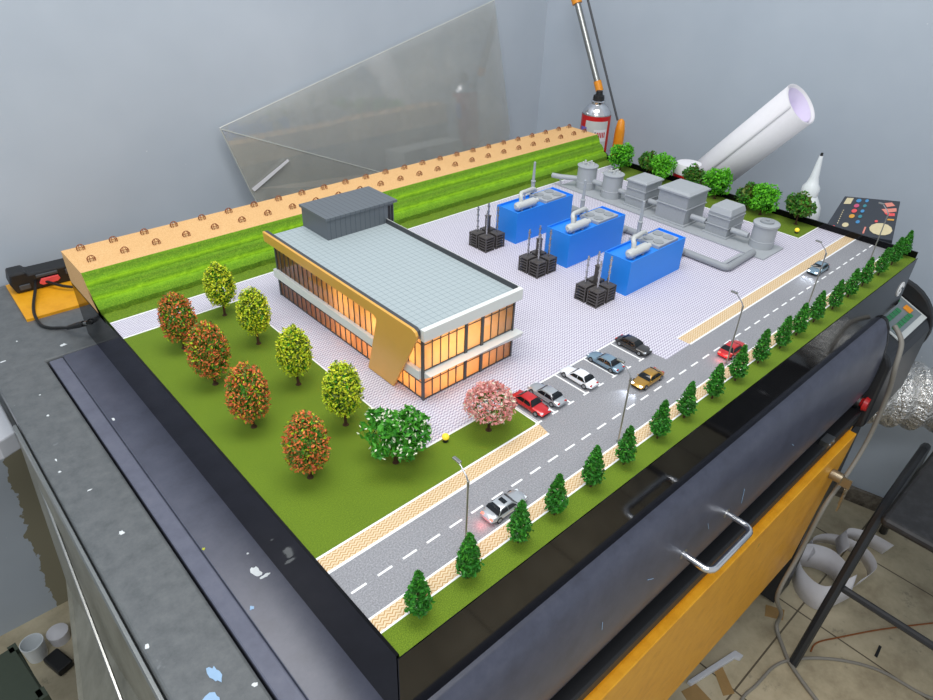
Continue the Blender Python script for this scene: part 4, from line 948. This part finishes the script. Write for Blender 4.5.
for i in range(7): blob(.12 + .004 * i, .42 + .06 * i, .008, .02, 'cream', 'printed_lettering', 6)
blob(.11, .9, .03, .045, 'coral'); patch([(.56, .78), (.585, .78), (.585, .95), (.56, .95)], 'salmon', 'printed_lettering'); blob(.70, .60, .025, .03, 'coral'); patch([(.86, .50), (.96, .49), (.96, .53), (.86, .54)], 'am', 'printed_lettering')

# grey hose in front
hs = [(1.136, -.022, -.110), (1.122, -.046, -.130), (1.108, -.056, -.175), (1.132, -.060, -.25), (1.132, -.062, -.36), (1.085, -.062, -.425), (1.02, -.060, -.475), (1.0, -.058, -.60), (.965, -.058, -.71), (1.06, -.064, -.86), (1.066, -.066, -.915), (1.035, -.10, -.925), (1.005, -.135, -.925), (.968, -.209, -.925), (.93, -.32, -.925)]
tag(MB().tube(smoothp(hs, 7), .0046, 10).build('grey_hose', 'hose', smooth=True), 'long grey cable hanging down the machine front to the floor', 'cable')
tag(MB().tube(smoothp([(1.25, -.47, FZ + .004), (1.17, -.386, FZ + .004), (1.149, -.28, FZ + .004), (1.106, -.207, FZ + .004), (1.042, -.145, FZ + .004), (.98, -.112, FZ + .004), (.90, -.105, FZ + .004), (.842, -.10, FZ + .004), (.76, -.12, FZ + .004)]), .0035, 8).build('floor_cable', 'hose', smooth=True), 'dark grey cable curving across the floor past the chair foot', 'cable')
tag(MB().tube(smoothp([(1.075, -.150, FZ + .003), (1.11, -.150, FZ + .003), (1.169, -.182, FZ + .003), (1.267, -.240, FZ + .003), (1.40, -.33, FZ + .003)]), .002, 6).build('brown_wire', M['mark_brown'], smooth=True), 'thin brown wire lying on the floor at right', 'wire')
fl = FZ
tag(MB().extr([(1.118, -.016), (1.139, -.055), (1.108, -.066), (1.085, -.030)], 'z', fl, fl + .001).build('tape_piece', 'kraft'), 'piece of brown tape on the floor near the white paper curl', 'tape', 'brown tape pieces on the floor')
tag(MB().extr([(.868, -.012), (.886, -.026), (.846, -.082), (.822, -.068)], 'z', fl, fl + .001).build('tape_piece', 'kraft'), 'strip of brown tape on the floor beside the white plastic angle', 'tape', 'brown tape pieces on the floor')
tag(MB().extr([(.76, .0), (.80, -.012), (.79, -.07), (.74, -.05)], 'z', fl, fl + .001).build('tape_piece', 'kraft'), 'brown tape piece on the floor closest to the machine plinth', 'tape', 'brown tape pieces on the floor')
tag(MB().extr([(.785, .002), (.935, -.030), (.938, -.050), (.925, -.050), (.92, -.040), (.785, -.008)], 'z', fl + .0012, fl + .012).build('plastic_angle', 'white_metal', bevel=.001), 'white plastic strip lying on the floor below the yellow panel', 'strip')
tag(MB().extr([(1.181, -.262), (1.219, -.258), (1.219, -.252), (1.181, -.255)], 'z', fl, fl + .001).build('black_scrap', 'black'), 'tiny black sliver on the floor tile', 'scrap')
# curled paper strips
pr = thing('paper_curl', (1.33, -.10, fl), 'curled white paper strips lying on the floor behind the chair leg', 'paper')
def ribbon(pts, wdt, nm, tilt=(0, 0, 1), m_='paper'):
    P_ = smoothp(pts, 8); t_ = Vector(tilt).normalized() * wdt; vs = []
    for p_ in P_: vs += [p_, p_ + t_]
    fs = [(2 * i, 2 * i + 2, 2 * i + 3, 2 * i + 1) for i in range(len(P_) - 1)]
    o = MB().add(vs, fs).build(nm, m_, pr, smooth=True); s_ = o.modifiers.new('thick', 'SOLIDIFY'); s_.thickness = .0006; return o
ribbon([(-.05, -.05, .02), (-.13, -.01, .004), (-.115, .055, .002), (-.05, .085, .01), (-.02, .03, .02), (-.05, -.03, .03)], .07, 'loop', (.25, .15, 1))
ribbon([(-.03, .07, .03), (.04, .10, .01), (.10, .07, .004), (.12, .0, .004), (.08, -.05, .002), (.0, -.04, .004)], .055, 'loop', (-.2, -.2, 1))
ribbon([(.02, .02, .06), (.09, .05, .05), (.17, .01, .01), (.18, -.05, .004)], .05, 'loop', (0, -.3, 1))
# chair
ch = thing('folding_chair', (1.2, -.3, fl), 'black metal chair with worn black padded seat at right', 'chair')
K = Vector((1.2, -.3, fl))
def ctube(pts, nm, r_=.0085): 
    mb = MB(); mb.tube([Vector(p_) - K for p_ in pts], r_, 4 if False else 8); return mb.build(nm, 'dark_metal', ch, smooth=True)
ctube([(1.012, -.136, fl), (1.115, -.140, -.52), (1.135, -.140, -.497), (1.16, -.139, -.487), (1.38, -.132, -.487)], 'leg', .0105)
ctube([(1.60, -.120, fl), (1.43, -.128, -.51), (1.405, -.131, -.490), (1.38, -.132, -.487)], 'leg', .0105)
ctube([(1.012, -.62, fl), (1.115, -.60, -.52), (1.16, -.595, -.487), (1.38, -.59, -.487)], 'leg', .0105)
ctube([(1.60, -.62, fl), (1.43, -.60, -.51), (1.38, -.59, -.487)], 'leg', .0105)
ctube([(1.079, -.139, -.70), (1.075, -.605, -.70)], 'crossbar', .008)
MB().box(-.185, .22, -.285, .150, .455, .478).build('seat', 'leather', ch, bevel=.02, seg=3).location = (.035, 0, 0)
for p_ in ((.99, -.14), ):
    pass

for q_ in ((-.10, .02, .006), (.02, .10, .004), (.10, -.05, .007), (-.12, -.12, .004), (-.04, -.02, .003)):
    MB().lathe([(q_[2], 0), (q_[2] * .8, .0008)], (.035 + q_[0], q_[1], .478), 9).build('paint_spot', 'paint_white', ch)
# lower left: white box, green crate
sh = LP(MB().extr([(-.60, .815), (-.177, .800), (-.149, .812), (-.149, .935), (-.60, .935)], 'z', -.235, -.2), 'side_tray', 'white_metal', bevel=.003)
LP(MB().tube([(-.160, .90, -.2005), (-.160, .90, -.1975)], .003, 8), 'bolt', 'steel', sh)
gc = thing('slatted_crate', (-0.345, 0.74, fl), 'dark green slatted plastic crate on the floor at lower left', 'crate', rz=.12)
q = MB(); 
for k in range(9): q.box(-.13, .07, -.09, .05, .034 * k + .004, .034 * k + .026)
q.box(-.126, .066, -.086, .046, .004, .31); q.box(.058, .072, -.092, -.07, 0, .31).box(.058, .072, .035, .052, 0, .31).box(-.132, -.12, -.092, -.07, 0, .31)
q.build('slats', 'dark_green', gc)
tag(MB().cbox((-.245, .965, fl), .035, .06, .02, .3).build('black_block', 'black', bevel=.004), 'small black plastic block on the floor at lower left', 'block')
tag(MB().lathe([(.02, 0), (.024, .05), (.022, .05), (.018, .004)], (-.275, 1.02, fl), 20).build('plastic_cup', 'translucent', smooth=True), 'small white plastic cup on the floor at lower left', 'cup')
tag(MB().lathe([(.02, 0), (.023, .03), (.006, .036)], (-.225, 1.03, fl), 18).build('bottle_cap', 'paper', smooth=True), 'white round cap on the floor beside the plastic cup', 'cap')
